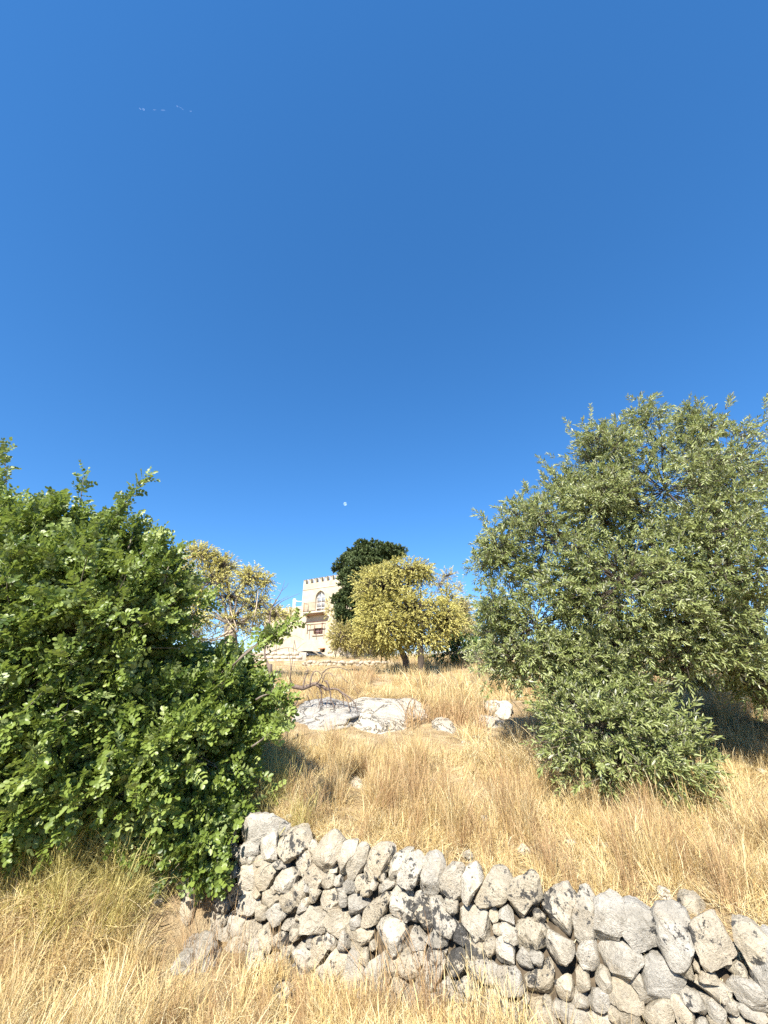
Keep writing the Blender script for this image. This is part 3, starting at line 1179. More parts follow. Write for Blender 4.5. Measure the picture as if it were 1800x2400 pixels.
far_wall = None
a, b_ = at(712, 1558, 29.6), at(905, 1556, 29.2)
a[2] = gz(a[0], a[1]) - .1
far_wall = empty('rubble_field_wall', a)
tag(far_wall, 'far low rubble wall of pale stones below the house and dark tree', 'stone wall')
fm = []
for k in range(8):
    v, f = ICO[2]
    r_ = np.random.default_rng(300 + k)
    q = v * r_.uniform(.8, 1.2, 3)
    for _ in range(5):
        d = norm(r_.normal(0, 1, 3))
        q = q - (np.clip(q @ d - r_.uniform(.6, .85), 0, None) * .9)[:, None] * d
    q *= (1 + .15 * fbm(q * 2 + k * 5))[:, None]
    me = mesh_np('stone', q, [f], True)
    me.materials.append(M['far_stone'])
    fm.append(me)
e = b_ - a
e[2] = 0
Lf = np.linalg.norm(e)
e /= Lf
for r_ in range(3):
    x = rng.uniform(0, .2)
    while x < Lf:
        w_ = rng.uniform(.11, .2)
        p_ = a + e * x
        o = bpy.data.objects.new('stone', fm[rng.integers(8)])
        COL.objects.link(o)
        z_ = gz(p_[0], p_[1]) - .05 + r_ * .155 + rng.uniform(-.02, .03)
        place(o, np.array([p_[0], p_[1] + rng.uniform(-.05, .05), z_]), far_wall)
        o.rotation_euler = rng.uniform(-.5, .5, 3)
        o.scale = (w_ * 1.1, w_ * 1.1, w_ * .78)
        x += w_ * 1.75


# ------------------------------------------------------------------ parked car behind the rubble wall
def make_car():
    c = at(736, 1526, 43.0)
    c[2] -= 1.46
    root = empty('parked_car', c)
    tag(root, 'black parked car of which only the roof and windows show above the rubble wall', 'car')
    k = 1.0
    d = norm(np.array([.93, -.36, 0]))
    s_ = np.array([-d[1], d[0], 0])

    def P(x, y, z):
        return c + d * x + s_ * y + up * z * k
    side = [(-2.1, .35), (-2.15, .75), (-2.0, .98), (-1.2, 1.02), (1.0, .98), (1.9, .86), (2.1, .65), (2.1, .35), (1.75, .25), (-1.8, .25)]
    mb = MB()
    mb.prism([P(x, -.85, z) for x, z in side], s_ * 1.7)
    mb.link('body', M['carpaint'], root)
    cab = [(-1.75, 1.0), (-1.25, 1.38), (-.6, 1.46), (.15, 1.43), (1.0, 1.0)]
    mb = MB()
    mb.prism([P(x, -.74, z) for x, z in cab], s_ * 1.48)
    cb = mb.link('cabin', M['carpaint'], root)
    for poly, ext in (([(-1.5, 1.06), (-1.18, 1.33), (-.66, 1.39), (-.66, 1.06)], .012), ([(-.58, 1.06), (-.58, 1.40), (.1, 1.37), (.72, 1.06)], .012)):
        for sg in (-1, 1):
            mb = MB()
            mb.prism([P(x, sg * .745, z) for x, z in poly], s_ * sg * ext)
            mb.link('side_window', M['glass_dark'], root)
    for (x0, z0, x1, z1) in ((.22, 1.42, .98, 1.03), (-1.3, 1.37, -1.74, 1.04)):
        sg = 1 if x0 > 0 else -1
        off = d * sg * .015 + up * .012
        mb = MB()
        mb.prism([P(x0, -.66, z0) + off, P(x0, .66, z0) + off, P(x1, .70, z1) + off, P(x1, -.70, z1) + off], d * sg * .008)
        mb.link('windscreen' if sg > 0 else 'rear_window', M['glass_dark'], root)
    for x in (-1.3, 1.3):
        for sg in (-1, 1):
            q = P(x, sg * .78, .33)
            mb = MB()
            mb.tube([q - s_ * .1, q - s_ * .09, q + s_ * .09, q + s_ * .1], [.28, .32, .32, .28], 18)
            wh = mb.link('wheel', M['rubber'], root)
            mb = MB()
            mb.tube([q + s_ * sg * .101, q + s_ * sg * .115], [.19, .16], 14)
            mb.link('rim', M['chrome'], wh)
    for sg in (-1, 1):
        mb = MB()
        mb.box(P(2.04, sg * .62 - .14, .66), d * .07, s_ * .28, up * .13)
        mb.link('headlight', M['lamp'], root)
        mb = MB()
        mb.box(P(.72, sg * .9 - .07, 1.0), d * .1, s_ * .15, up * .12)
        mb.link('wing_mirror', M['carpaint'], root)


make_car()

# ------------------------------------------------------------------ white pole and its wire, right
pb = at(1172, 1440, 44.0)
gzp = gz(pb[0], pb[1])
ptop = at(1172, 1400, 44.0)
mb = MB()
mb.tube([(pb[0], pb[1], gzp - .3), (pb[0], pb[1], (gzp + ptop[2]) / 2), tuple(ptop)], [.14, .12, .10], 10)
pole = mb.link('utility_pole', M['white_metal'], None, True)
tag(pole, 'thin white utility pole behind the left edge of the olive tree', 'pole')
w0, w1 = ptop - up * .25, at(1090, 1417, 48.0)
t = np.linspace(0, 1, 14)[:, None]
pts = w0 + (w1 - w0) * t - up * (4 * t * (1 - t)) * .12
mb = MB()
mb.tube(pts, .03, 5)
mb.link('wire', M['wire'], pole)


# ------------------------------------------------------------------ plants
def leaf_template(L, w, fold=.18, curl=.06, ax=.35, bx=.75, bw=.8):
    v = np.array([(0, 0, 0), (ax * L, w / 2, fold * w), (bx * L, w / 2 * bw, fold * w - curl * L * .5), (L, 0, -curl * L), (bx * L, -w / 2 * bw, fold * w - curl * L * .5), (ax * L, -w / 2, fold * w)])
    return v, np.array([(0, 3, 2, 1), (0, 5, 4, 3)])


def compound(seed, pairs=4, leaflet=.056, lw=.041, rach=.17):
    """a pinnate carob leaf: rachis and rounded leaflets"""
    r_ = np.random.default_rng(seed)
    vs, qs, ts = [], [], []
    vs.append(np.array([(0, .002, 0), (0, -.002, 0), (rach, -.0012, -.012), (rach, .0012, -.012)]))
    qs.append(np.array([(0, 1, 2, 3)]))
    n = 4
    for k in range(pairs):
        for s_ in (-1, 1):
            L = leaflet * r_.uniform(.7, 1.2)
            v = np.array([(0, 0, 0), (.28 * L, .46 * lw, .008), (.70 * L, .50 * lw, .009), (.97 * L, .2 * lw, 0), (.97 * L, -.2 * lw, 0), (.70 * L, -.50 * lw, .009), (.28 * L, -.46 * lw, .008), (.5 * L, 0, 0)])
            q = np.array([(0, 7, 2, 1), (0, 6, 5, 7), (7, 4, 3, 2)])
            tr_ = np.array([(7, 5, 4)])
            a = s_ * (R(62) + r_.normal(0, .14)) if k < pairs - 1 else s_ * (R(38) + r_.normal(0, .12))
            ca, sa = math.cos(a), math.sin(a)
            tw = r_.normal(0, .6)
            vy = v[:, 1] * math.cos(tw) - v[:, 2] * math.sin(tw)
            vz = v[:, 1] * math.sin(tw) + v[:, 2] * math.cos(tw)
            v = np.stack([v[:, 0] * ca - vy * sa, v[:, 0] * sa + vy * ca, vz], -1)
            x = rach * (.25 + .75 * k / (pairs - 1))
            v = v + np.array([x, 0, -.012 * x / rach])
            vs.append(v)
            qs.append(q + n)
            ts.append(tr_ + n)
            n += len(v)
    V_, Q_ = np.vstack(vs), np.vstack(qs)
    T_ = np.vstack(ts)
    return V_, Q_, T_


def frames(L, nrm):
    X = norm(L)
    Z = norm(nrm - (nrm * X).sum(-1, keepdims=True) * X)
    Y = np.cross(Z, X)
    return np.stack([X, Y, Z], -1)      # columns


def stamp(mb, tv, tq, pos_, Rm, sc, tint, tt=None):
    N_ = len(pos_)
    if N_ == 0:
        return
    v = np.einsum('nij,vj->nvi', Rm, tv) * sc[:, None, None] + pos_[:, None]
    k = len(tv)
    off = (np.arange(N_) * k)[:, None, None]
    q = (tq[None] + off).reshape(-1, tq.shape[1])
    t_ = (tt[None] + off).reshape(-1, 3) if tt is not None else None
    mb.add(v.reshape(-1, 3), q, t_, np.repeat(tint, k))


class Crown:
    """collects branchlets (start, direction, length) over lobes of a crown"""

    def __init__(s, rg):
        s.rg, s.P, s.D, s.L, s.C = rg, [], [], [], []

    def lobe(s, c, rad, n, rmin=.55, upw=.35, Lr=(.25, .45), lump=.3, zcut=-1):
        rg = s.rg
        c = np.asarray(c, float)
        u = norm(rg.normal(0, 1, (n * 2, 3)))
        u = u[u[:, 2] > zcut][:n]
        r_ = rg.uniform(rmin ** 2, 1, len(u)) ** .5
        q = u * (r_ * (1 + lump * fbm(u * 2.6 + c * 1.7, 2)))[:, None] * np.asarray(rad)
        d = norm(u * .9 + np.array([0, 0, upw]) + rg.normal(0, .42, u.shape))
        s.P.append(c + q)
        s.D.append(d)
        s.L.append(rg.uniform(*Lr, len(u)))
        s.C.append(np.repeat(c[None], len(u), 0))

    def arrays(s):
        return np.vstack(s.P), np.vstack(s.D), np.concatenate(s.L), np.vstack(s.C)


def lobe_px(px, py, Y, rx, ry, dk=1.0):
    c = at(px, py, Y)
    k = mpp(c)
    return c, np.array([rx * k, (rx + ry) / 2 * k * dk, ry * k * 1.03])


def leaves_along(rg, P, D, L, m, droop, ang, tmin=.1):
    """m leaf seats along every branchlet: positions, leaf directions, normals"""
    N_ = len(P)
    t = np.linspace(tmin, 1, m)[None] + rg.uniform(-.03, .03, (N_, m))
    ref = np.where(np.abs(D[:, 2:3]) < .9, np.array([[0, 0, 1.0]]), np.array([[1.0, 0, 0]]))
    A = norm(np.cross(D, ref))
    B = np.cross(D, A)
    ph = rg.uniform(0, 6.28, (N_, 1)) + np.arange(m)[None] * 2.4 + rg.normal(0, .25, (N_, m))
    axis = D[:, None] + np.array([0, 0, -1.0]) * (droop * t)[..., None]
    q = P[:, None] + (D[:, None] * t[..., None] + np.array([0, 0, -.5]) * (droop * t * t)[..., None]) * L[:, None, None]
    rad = A[:, None] * np.cos(ph)[..., None] + B[:, None] * np.sin(ph)[..., None]
    an = ang * (1 - .55 * t) + rg.normal(0, .15, (N_, m))
    ld = norm(norm(axis) * np.cos(an)[..., None] + rad * np.sin(an)[..., None])
    return q.reshape(-1, 3), ld.reshape(-1, 3), t


def bez(p0, p1, p2, n=7):
    t = np.linspace(0, 1, n)[:, None]
    return (1 - t) ** 2 * p0 + 2 * t * (1 - t) * p1 + t * t * p2


def limbs(mb, rg, src, cents, r0, r1=.015, sag=.15, k=6, wob=.04):
    for c in cents:
        c = np.asarray(c)
        L = np.linalg.norm(c - src)
        mid = src + (c - src) * .45 + np.array([0, 0, L * sag]) + rg.normal(0, L * .08, 3)
        p_ = bez(src, mid, c, 9)
        p_[1:-1] += rg.normal(0, L * wob * .4, (7, 3))
        mb.tube(p_, np.linspace(r0, r1, 9), k)


def twigs(mb, rg, P, D, L, C, frac, r0=.008, k=4):
    idx = np.where(rg.uniform(0, 1, len(P)) < frac)[0]
    for j in idx:
        s_ = C[j] + (P[j] - C[j]) * rg.uniform(.05, .35)
        mid = (s_ + P[j]) / 2 + rg.normal(0, .06, 3) * np.linalg.norm(P[j] - s_)
        e_ = P[j] + D[j] * L[j] * .8
        p_ = np.vstack([bez(s_, mid, P[j], 4), e_[None]])
        mb.tube(p_, np.array([r0, r0 * .85, r0 * .7, r0 * .5, r0 * .2]), k, cap=False)


def simple_tree(name, label, cat, base, trunk, lobes, leaf, mat, bark, m=8, droop=.3, ang=.9, twig=.3, r0=.05, twr=.012, seed=1, group=None, tl=.5, twscale=1.0, top=None):
    rg = np.random.default_rng(seed)
    base = np.asarray(base, float)
    root = empty(name, base)
    tag(root, label, cat, group)
    cr = Crown(rg)
    cents = []
    for lb in lobes:
        c, rad, n_ = lb[:3]
        cr.lobe(c, rad, n_, *lb[3:])
        cents.append(c)
    P, D, L, C = cr.arrays()
    ok = P[:, 2] > gz(P[:, 0], P[:, 1]) + .08
    P, D, L, C = P[ok], D[ok], L[ok], C[ok]
    if trunk is not None:
        mb = MB()
        mb.tube([q for q, _ in trunk], [q for _, q in trunk], 10)
        mb.link('trunk', bark, root, True)
        src = np.asarray(trunk[-1][0])
    else:
        src = base
    mb = MB()
    limbs(mb, rg, src, cents, r0)
    twigs(mb, rg, P, D, L, C, twig, twr)
    mb.link('branches', bark, root, True)
    q, ld, _ = leaves_along(rg, P, D, L, m, droop, ang)
    n_ = norm(rg.normal(0, .5, q.shape) + SUNV * .75 + np.array([0, 0, .15]))
    Rm = frames(ld, n_)
    # clumps of lighter and darker leaves: a property of the leaf's age
    tint = np.clip(tl + .30 * fbm(q * 1.1, 2) + rg.normal(0, .2, len(q)), 0, 1)
    mb = MB()
    tv, tq = leaf
    stamp(mb, tv, tq, q, Rm, rg.uniform(.7, 1.15, len(q)), tint)
    mb.link('foliage', mat, root, False, None, 'stuff')
    return root


def gpt(px, py, Y, dz=0):
    p_ = at(px, py, Y)
    p_[2] = gz(p_[0], p_[1]) + dz
    return p_


# ---- carob, left foreground
def carob():
    rg = np.random.default_rng(21)
    base = gpt(150, 1900, 5.4, -.05)
    root = empty('carob_tree', base)
    tag(root, 'large bushy green carob tree with rounded leaflets filling the left side', 'tree')
    cr = Crown(rg)
    LB = [(190, 1520, 5.1, 240, 270, .8, 430), (40, 1480, 4.9, 200, 260, .8, 260), (300, 1415, 5.3, 85, 110, 1, 95), (250, 1330, 5.3, 120, 110, 1, 130),
          (90, 1290, 5.1, 120, 95, 1, 100), (150, 1225, 5.1, 70, 45, 1, 34), (25, 1240, 5.0, 70, 75, 1, 36), (335, 1550, 5.5, 100, 100, .8, 115), (385, 1370, 5.3, 40, 60, 1, 26),
          (505, 1645, 5.9, 105, 95, .8, 190), (545, 1580, 6.0, 60, 42, 1, 38), (575, 1690, 6.0, 52, 78, 1, 58), (360, 1740, 5.3, 200, 165, .7, 320), (120, 1745, 5.0, 200, 160, .7, 290), (500, 1810, 5.8, 105, 115, .8, 170),
          (430, 1915, 5.3, 105, 70, .8, 110), (480, 1975, 5.2, 56, 52, .8, 50), (250, 1845, 5.0, 170, 75, .7, 130), (60, 1880, 4.9, 120, 90, .7, 130), (-120, 1500, 4.8, 150, 330, .8, 130), (-90, 1800, 4.9, 130, 150, .8, 80)]
    cents = []
    for px, py, Y, rx, ry, dk, n_ in LB:
        c, rad = lobe_px(px, py, Y, rx, ry, dk)
        cr.lobe(c, np.maximum(rad - .17, rad * .55), int(n_ * 1.05), .4, .32, (.14, .36), .75)
        cents.append(c)
    # long shoots standing out of the crown
    shoots = [((15, 1300), (22, 1190), (12, 1062), 5.1), ((5, 1200), (-5, 1130), (0, 1060), 5.1), ((172, 1290), (178, 1210), (196, 1118), 5.1), ((245, 1250), (290, 1185), (332, 1125), 5.1), ((225, 1270), (262, 1215), (290, 1180), 5.15),
              ((385, 1370), (395, 1320), (418, 1292), 5.1), ((330, 1300), (350, 1275), (372, 1265), 5.1), ((545, 1560), (610, 1500), (690, 1458), 4.9), ((560, 1545), (600, 1500), (640, 1490), 4.9), ((300, 1290), (310, 1240), (318, 1225), 5.1), ((110, 1240), (118, 1210), (125, 1195), 5.1), ((600, 1640), (640, 1610), (668, 1640), 4.9), ((590, 1750), (625, 1720), (650, 1700), 4.9)]
    mbs = MB()
    SP_, SD_, SL_ = [], [], []
    for a, b_, c, Y in shoots:
        p_ = bez(at(*a, Y), at(*b_, Y) + rg.normal(0, .02, 3), at(*c, Y), 9)
        mbs.tube(p_, np.linspace(.012, .003, 9), 6)
        tg = norm(np.gradient(p_, axis=0))
        for j in range(3, 9):
            SP_.append(p_[j])
            SD_.append(tg[j])
            SL_.append(.05)
    P, D, L, C = cr.arrays()
    ok = P[:, 2] > gz(P[:, 0], P[:, 1]) + .1
    P, D, L, C = P[ok], D[ok], L[ok], C[ok]
    mb = MB()
    fork = base + np.array([.1, .05, .55])
    mb.tube(bez(base - up * .2, base + up * .2, fork, 6), np.linspace(.17, .12, 6), 12)
    for dx in (-.45, .3):
        mb.tube(bez(base + np.array([dx, .1, -.2]), base + np.array([dx * .9, 0, .3]), fork + np.array([dx * 2, .1, .5]), 6), np.linspace(.1, .06, 6), 10)
    mb.link('trunk', M['bark_dark'], root, True)
    mb = MB()
    limbs(mb, rg, fork, cents, .036, .010)
    twigs(mb, rg, P, D, L, C, .6, .009)
    mb.add(np.vstack(mbs.v), np.vstack(mbs.q), np.vstack(mbs.t))
    mb.link('branches', M['bark_grey'], root, True)
    q, ld, _ = leaves_along(rg, P, D, L, 8, .25, 1.0)
    q2, ld2, _ = leaves_along(rg, np.array(SP_), np.array(SD_), np.array(SL_), 4, .0, 1.15)
    q, ld = np.vstack([q, q2]), np.vstack([ld, ld2])
    n_ = norm(rg.normal(0, .6, q.shape) + SUNV * .85)
    Rm = frames(ld, n_)
    sc_ = rg.uniform(.72, 1.12, len(q))
    sc_[-len(q2):] *= .95
    tint = np.clip(.52 + .36 * fbm(q * 1.6, 2) + rg.normal(0, .2, len(q)), 0, 1)
    T = [compound(k + 1) for k in range(5)]
    # the leaves nearest to the camera are objects of their own, the rest is one mass
    dist = np.linalg.norm(q - EYE, axis=1)
    rel = q - EYE
    dep = rel[:, 1] * CP + rel[:, 2] * SP
    sx = 900 + F * rel[:, 0] / dep
    dist[(sx < 0)] = 99
    near = np.argsort(dist)[:290]
    isn = np.zeros(len(q), bool)
    isn[near] = True
    kind = rg.integers(0, 5, len(q))
    mb = MB()
    for k in range(5):
        s_ = (kind == k) & ~isn
        stamp(mb, T[k][0], T[k][1], q[s_], Rm[s_], sc_[s_], tint[s_], T[k][2])
    mb.link('foliage', M['carob'], root, False, None, 'stuff')
    lm = []
    for k in range(5):
        me = mesh_np('leaf', T[k][0], [T[k][1], T[k][2]], False, {'tint': np.full(len(T[k][0]), .5)})
        me.materials.append(M['carob'])
        lm.append(me)
    for j in near:
        o = bpy.data.objects.new('leaf', lm[kind[j]])
        COL.objects.link(o)
        o.rotation_mode = 'QUATERNION'
        o.rotation_quaternion = Matrix(Rm[j].tolist()).to_quaternion()
        o.scale = (sc_[j],) * 3
        place(o, q[j], root)


carob()

OL = leaf_template(.080, .020, .25, .08, .3, .72, .85)


# ---- olive, right
def olive():
    rg = np.random.default_rng(5)
    base = gpt(1870, 1720, 7.4, -.1)
    root = empty('olive_tree', base)
    tag(root, 'large old olive tree with grey green crown over the right side', 'tree')
    cr = Crown(rg)
    LB = [(1560, 1150, 6.4, 190, 175, 1, 520), (1720, 1090, 6.5, 150, 130, 1, 330), (1400, 1110, 6.6, 85, 110, 1, 280), (1410, 1040, 6.6, 60, 60, 1, 110), (1215, 1215, 6.6, 60, 50, 1, 90), (1330, 1150, 6.6, 60, 50, 1, 80), (1400, 1200, 6.5, 130, 100, 1, 240), (1285, 1265, 6.5, 125, 125, .9, 300),
          (1185, 1335, 6.7, 55, 110, 1, 110), (1150, 1290, 6.8, 36, 55, 1, 26), (1460, 1370, 6.0, 190, 130, .9, 460), (1690, 1330, 5.9, 170, 160, .9, 460), (1250, 1470, 6.5, 130, 130, .9, 320),
          (1400, 1545, 6.2, 130, 80, .9, 240), (1600, 1500, 6.0, 130, 75, .9, 220), (1730, 1540, 5.9, 80, 60, 1, 90), (1175, 1500, 7.0, 60, 62, 1, 95), (1205, 1555, 7.0, 70, 34, 1, 80), (1340, 1600, 6.4, 80, 34, 1, 60),
          (1900, 1250, 6.4, 170, 230, 1, 260), (1650, 1250, 7.6, 260, 200, .7, 260), (1440, 1290, 7.4, 200, 170, .7, 180), (1350, 1440, 7.8, 170, 150, .7, 200), (1560, 1450, 7.9, 220, 160, .6, 240), (1480, 1530, 7.6, 200, 65, .6, 130), (1300, 1540, 7.4, 110, 55, .8, 80), (1790, 1500, 6.6, 110, 110, .8, 170), (1760, 1600, 6.3, 60, 45, 1, 50), (1500, 985, 6.5, 55, 30, 1, 26), (1615, 990, 6.5, 40, 25, 1, 18)]
    cents = []
    for px, py, Y, rx, ry, dk, n_ in LB:
        c, rad = lobe_px(px, py, Y, rx, ry, dk)
        rad = np.maximum(rad - .14, rad * .6)
        cr.lobe(c, rad, int(n_ * .75), .3, .25, (.12, .28), .6)
        for _ in range(max(3, int(n_ / 26))):       # rounded clumps of twigs over the lobe
            u = norm(rg.normal(0, 1, 3))
            r_ = rg.uniform(.22, .42)
            cr.lobe(c + u * rad * rg.uniform(.65, 1.0), np.array([r_, r_, r_ * .8]), 32, .25, .35, (.12, .25), .4)
        cents.append(c)
    for a, b_, Y in (((1382, 1010), (1386, 948), 6.6), ((1340, 1030), (1330, 985), 6.6), ((1300, 1110), (1265, 1075), 6.6), ((1150, 1230), (1122, 1200), 6.7), ((1700, 960), (1706, 935), 6.5), ((1240, 1160), (1232, 1140), 6.6), ((1460, 1480), (1400, 1440), 5.6), ((1790, 960), (1800, 925), 6.4)):
        p_ = at(*a, Y)
        e_ = at(*b_, Y)
        for t in np.linspace(0, .75, 5):
            cr.P.append((p_ + (e_ - p_) * t)[None])
            cr.D.append(norm(e_ - p_ + rg.normal(0, .08, 3))[None])
            cr.L.append(np.array([.2]))
            cr.C.append(p_[None])
    P, D, L, C = cr.arrays()
    ok = P[:, 2] > gz(P[:, 0], P[:, 1]) + .15
    P, D, L, C = P[ok], D[ok], L[ok], C[ok]
    fork = at(1760, 1500, 7.0)
    mb = MB()
    t_ = [base - up * .2, at(1850, 1650, 7.3), at(1815, 1580, 7.1), fork]
    mb.tube(t_, [.32, .25, .21, .2], 14)
    mb.tube(bez(at(1800, 1640, 7.0), at(1720, 1570, 6.9), at(1560, 1470, 6.8), 9), np.linspace(.17, .07, 9), 12)
    mb.tube(bez(base + np.array([.5, .2, -.1]), at(1930, 1600, 7.3), at(1900, 1450, 7.1), 7), np.linspace(.24, .12, 7), 12)
    mb.link('trunk', M['bark_dark'], root, True)
    mb = MB()
    limbs(mb, rg, fork, cents, .07, .012, .05)
    twigs(mb, rg, P, D, L, C, .3, .007)
    mb.link('branches', M['bark_dark'], root, True)
    mb = MB()
    mb.tube(bez(at(1463, 1612, 5.9), at(1482, 1598, 5.95), at(1500, 1577, 6.0), 5), [.035, .034, .036, .038, .038], 9)
    mb.tube(bez(at(1502, 1575, 6.0), at(1530, 1600, 6.1), at(1545, 1620, 6.2), 5), [.038, .04, .04, .045, .05], 9)
    mb.link('cut_limb', M['bark_pale'], root, True)
    q, ld, _ = leaves_along(rg, P, D, L, 14, .45, 1.0)
    n_ = norm(rg.normal(0, .5, q.shape) + SUNV * .8)
    tint = np.clip(.42 + .30 * fbm(q * 1.3, 2) + rg.normal(0, .18, len(q)), 0, 1)
    mb = MB()
    stamp(mb, OL[0], OL[1], q, frames(ld, n_), rg.uniform(.7, 1.12, len(q)), tint)
    mb.link('foliage', M['olive'], root, False, None, 'stuff')


olive()
# low olive suckers in front
LB = [(1500, 1640, 6.1, 70, 50, 1, 70), (1630, 1790, 5.9, 26, 36, 1, 20), (1400, 1705, 5.9, 140, 85, .9, 270), (1350, 1690, 6.1, 66, 76, .9, 100), (1530, 1745, 5.8, 95, 75, .9, 150), (1590, 1810, 5.8, 55, 42, .9, 60), (1450, 1790, 5.8, 120, 50, .9, 110), (1450, 1630, 6.0, 95, 45, 1, 80)]
lobes = [(*lobe_px(*x[:6]), int(x[6] * 1.5), .3, .45, (.12, .3), .8) for x in LB]
simple_tree('olive_sucker_bush', 'low bushy olive regrowth hanging over the grass in front of the olive trunk', 'bush', gpt(1440, 1800, 6.5), None, lobes, OL, M['olive'], M['bark_grey'], m=14, droop=.35, ang=1.0, twig=.4, r0=.025, twr=.006, seed=9, tl=.5)

# ---- yellow almond-like trees on the slope
AL = leaf_template(.095, .042, .2, .15)


def shrunk(x, by, mul):
    c, rad = lobe_px(*x[:6])
    return c, np.maximum(rad - by, rad * .5), int(x[6] * mul)


LBy = [(900, 1380, 21, 85, 60, 1, 420), (950, 1338, 21, 70, 38, 1, 220), (985, 1350, 21.3, 42, 34, 1, 100), (875, 1430, 20.5, 50, 55, 1, 240), (960, 1440, 20.5, 85, 70, 1, 430), (1040, 1450, 21, 55, 55, 1, 260), (905, 1470, 20, 85, 45, 1, 330), (1050, 1400, 21.5, 30, 40, 1, 60), (990, 1500, 20.5, 60, 35, 1, 160), (870, 1330 + 20, 21.5, 30, 30, 1, 50), (930, 1510, 20.5, 40, 28, 1, 80)]
lobes = [(*shrunk(x, .28, 2.3), .35, .25, (.25, .5), .35) for x in LBy]
tb = gpt(988, 1580, 20.0)
tb2 = at(985, 1510, 20.0)
simple_tree('almond_tree', 'tall yellow leaved tree with a dark upright trunk in the middle of the slope', 'tree', tb, [(tb - up * .2, .22), (tb + (tb2 - tb) * .3, .16), (tb + (tb2 - tb) * .7, .14), (tb2, .13), (at(988, 1450, 20.4), .09)], lobes, AL, M['almond'], M['bark_dark'], m=10, droop=.6, twig=.35, r0=.09, twr=.02, seed=31, tl=.5)
LBy2 = [(800, 1490, 23, 38, 42, 1, 170), (850, 1500, 23, 42, 38, 1, 190), (900, 1520, 22.5, 40, 22, 1, 110)]
lobes = [(*shrunk(x, .33, 1.9), .35, .25, (.25, .45), .35) for x in LBy2]
tb = gpt(957, 1568, 22.0)
simple_tree('almond_tree', 'olive yellow tree with a reddish leaning trunk, left of the tall yellow tree', 'tree', tb, [(tb - up * .2, .2), (at(950, 1545, 22), .17), (at(938, 1520, 22.2), .14), (at(900, 1495, 22.6), .09)], lobes, AL, M['almond2'], M['bark_dead'], m=10, droop=.5, twig=.4, r0=.06, twr=.018, seed=33, tl=.4)
LBy3 = [(1085, 1430, 26, 28, 30, 1, 150), (1060, 1470, 25.5, 45, 45, 1, 210), (1098, 1475, 26, 18, 35, 1, 80), (1050, 1350, 27, 26, 26, 1, 18), (1030, 1370, 27, 30, 30, 1, 22), (1075, 1380, 27, 22, 22, 1, 14)]
lobes = [(*shrunk(x, .3, 2.4), .3, .5, (.3, .6), .35) for x in LBy3]
tb = gpt(1070, 1550, 26)
simple_tree('almond_tree', 'paler thin topped yellow tree just right of the tall yellow tree', 'tree', tb, [(tb - up * .2, .2), (at(1066, 1500, 26), .15), (at(1055, 1440, 26), .1)], lobes, AL, M['almond2'], M['bark_grey'], m=9, droop=.4, twig=.9, r0=.06, twr=.02, seed=36, tl=.55)
# left one, sparse with its limbs showing
LBl = [(470, 1300, 17, 45, 32, 1, 80), (420, 1350, 17, 45, 40, 1, 80), (520, 1330, 17.3, 40, 36, 1, 70), (585, 1355, 17.3, 36, 36, 1, 64), (620, 1365, 17.5, 24, 30, 1, 22), (540, 1400, 17.4, 60, 40, 1, 52), (440, 1400, 16.8, 55, 42, 1, 90), (600, 1420, 17.5, 45, 40, 1, 46), (450, 1450, 16.8, 60, 45, 1, 90), (500, 1360, 17, 60, 40, 1, 60), (640, 1440, 17.6, 36, 30, 1, 30), (560, 1460, 17.2, 60, 30, 1, 40), (680, 1445, 17.8, 20, 12, 1, 8)]
lobes = [(*shrunk(x, .2, 3.8), .3, .35, (.25, .5), .4) for x in LBl]
tb = gpt(545, 1600, 17)
simple_tree('almond_tree', 'sparse yellow leaved tree with dark limbs showing, behind the carob', 'tree', tb, [(tb - up * .2, .3), (at(546, 1540, 17), .26), (at(540, 1490, 17), .24), (at(538, 1462, 17), .2)], lobes, leaf_template(.085, .034, .2, .15), M['almond'], M['bark_grey'], m=10, droop=.6, twig=.8, r0=.06, twr=.014, seed=41, tl=.5)

# ---- dark evergreen beside the tower
PN = leaf_template(.24, .10, .3, .2)
rg = np.random.default_rng(77)
lobes = []
spec = [(880, 1295, 38, 66, 26), (850, 1335, 37.5, 68, 40), (905, 1325, 38, 42, 40), (838, 1380, 37, 52, 42), (828, 1425, 37, 46, 42), (852, 1310, 39, 50, 40), (890, 1380, 38, 50, 60), (828, 1470, 37, 36, 38), (932, 1297, 38.5, 14, 14), (808, 1350, 37.5, 20, 22),
        (795, 1405, 37.2, 12, 10), (812, 1450, 37, 20, 22), (855, 1500, 37.2, 34, 30), (870, 1440, 37.6, 46, 46), (830, 1515, 37.2, 26, 20), (860, 1275, 38.2, 30, 14)]
for px, py, Y, rx, ry in spec:
    c, rad = lobe_px(px, py, Y, rx, ry)
    rad = np.maximum(rad - .35, rad * .6)
    np_ = max(5, int(rx * ry / 75))
    for _ in range(np_):
        u = norm(rg.normal(0, 1, 3))
        u[1] = -abs(u[1]) if rg.uniform() < .72 else u[1]
        cc = c + u * rad * rg.uniform(.6, .98)
        r_ = rg.uniform(.38, .62)
        lobes.append((cc, np.array([r_, r_, r_ * .62]), 26, .5, .6, (.2, .3), .25, -.75))
tb = gpt(838, 1545, 37.2)
simple_tree('evergreen_tree', 'dense dark green rounded evergreen tree standing against the tower', 'tree', tb, [(tb - up * .3, .42), (tb + up * 1.5, .36), (at(846, 1440, 37.6), .3), (at(862, 1350, 38), .2)], lobes, PN, M['pine'], M['bark_dark'], m=9, droop=.1, ang=.9, twig=.04, r0=.07, twr=.02, seed=51, tl=.5)

# ---- bushes and small trees of the skyline
GR = leaf_template(.2, .1, .2, .1)


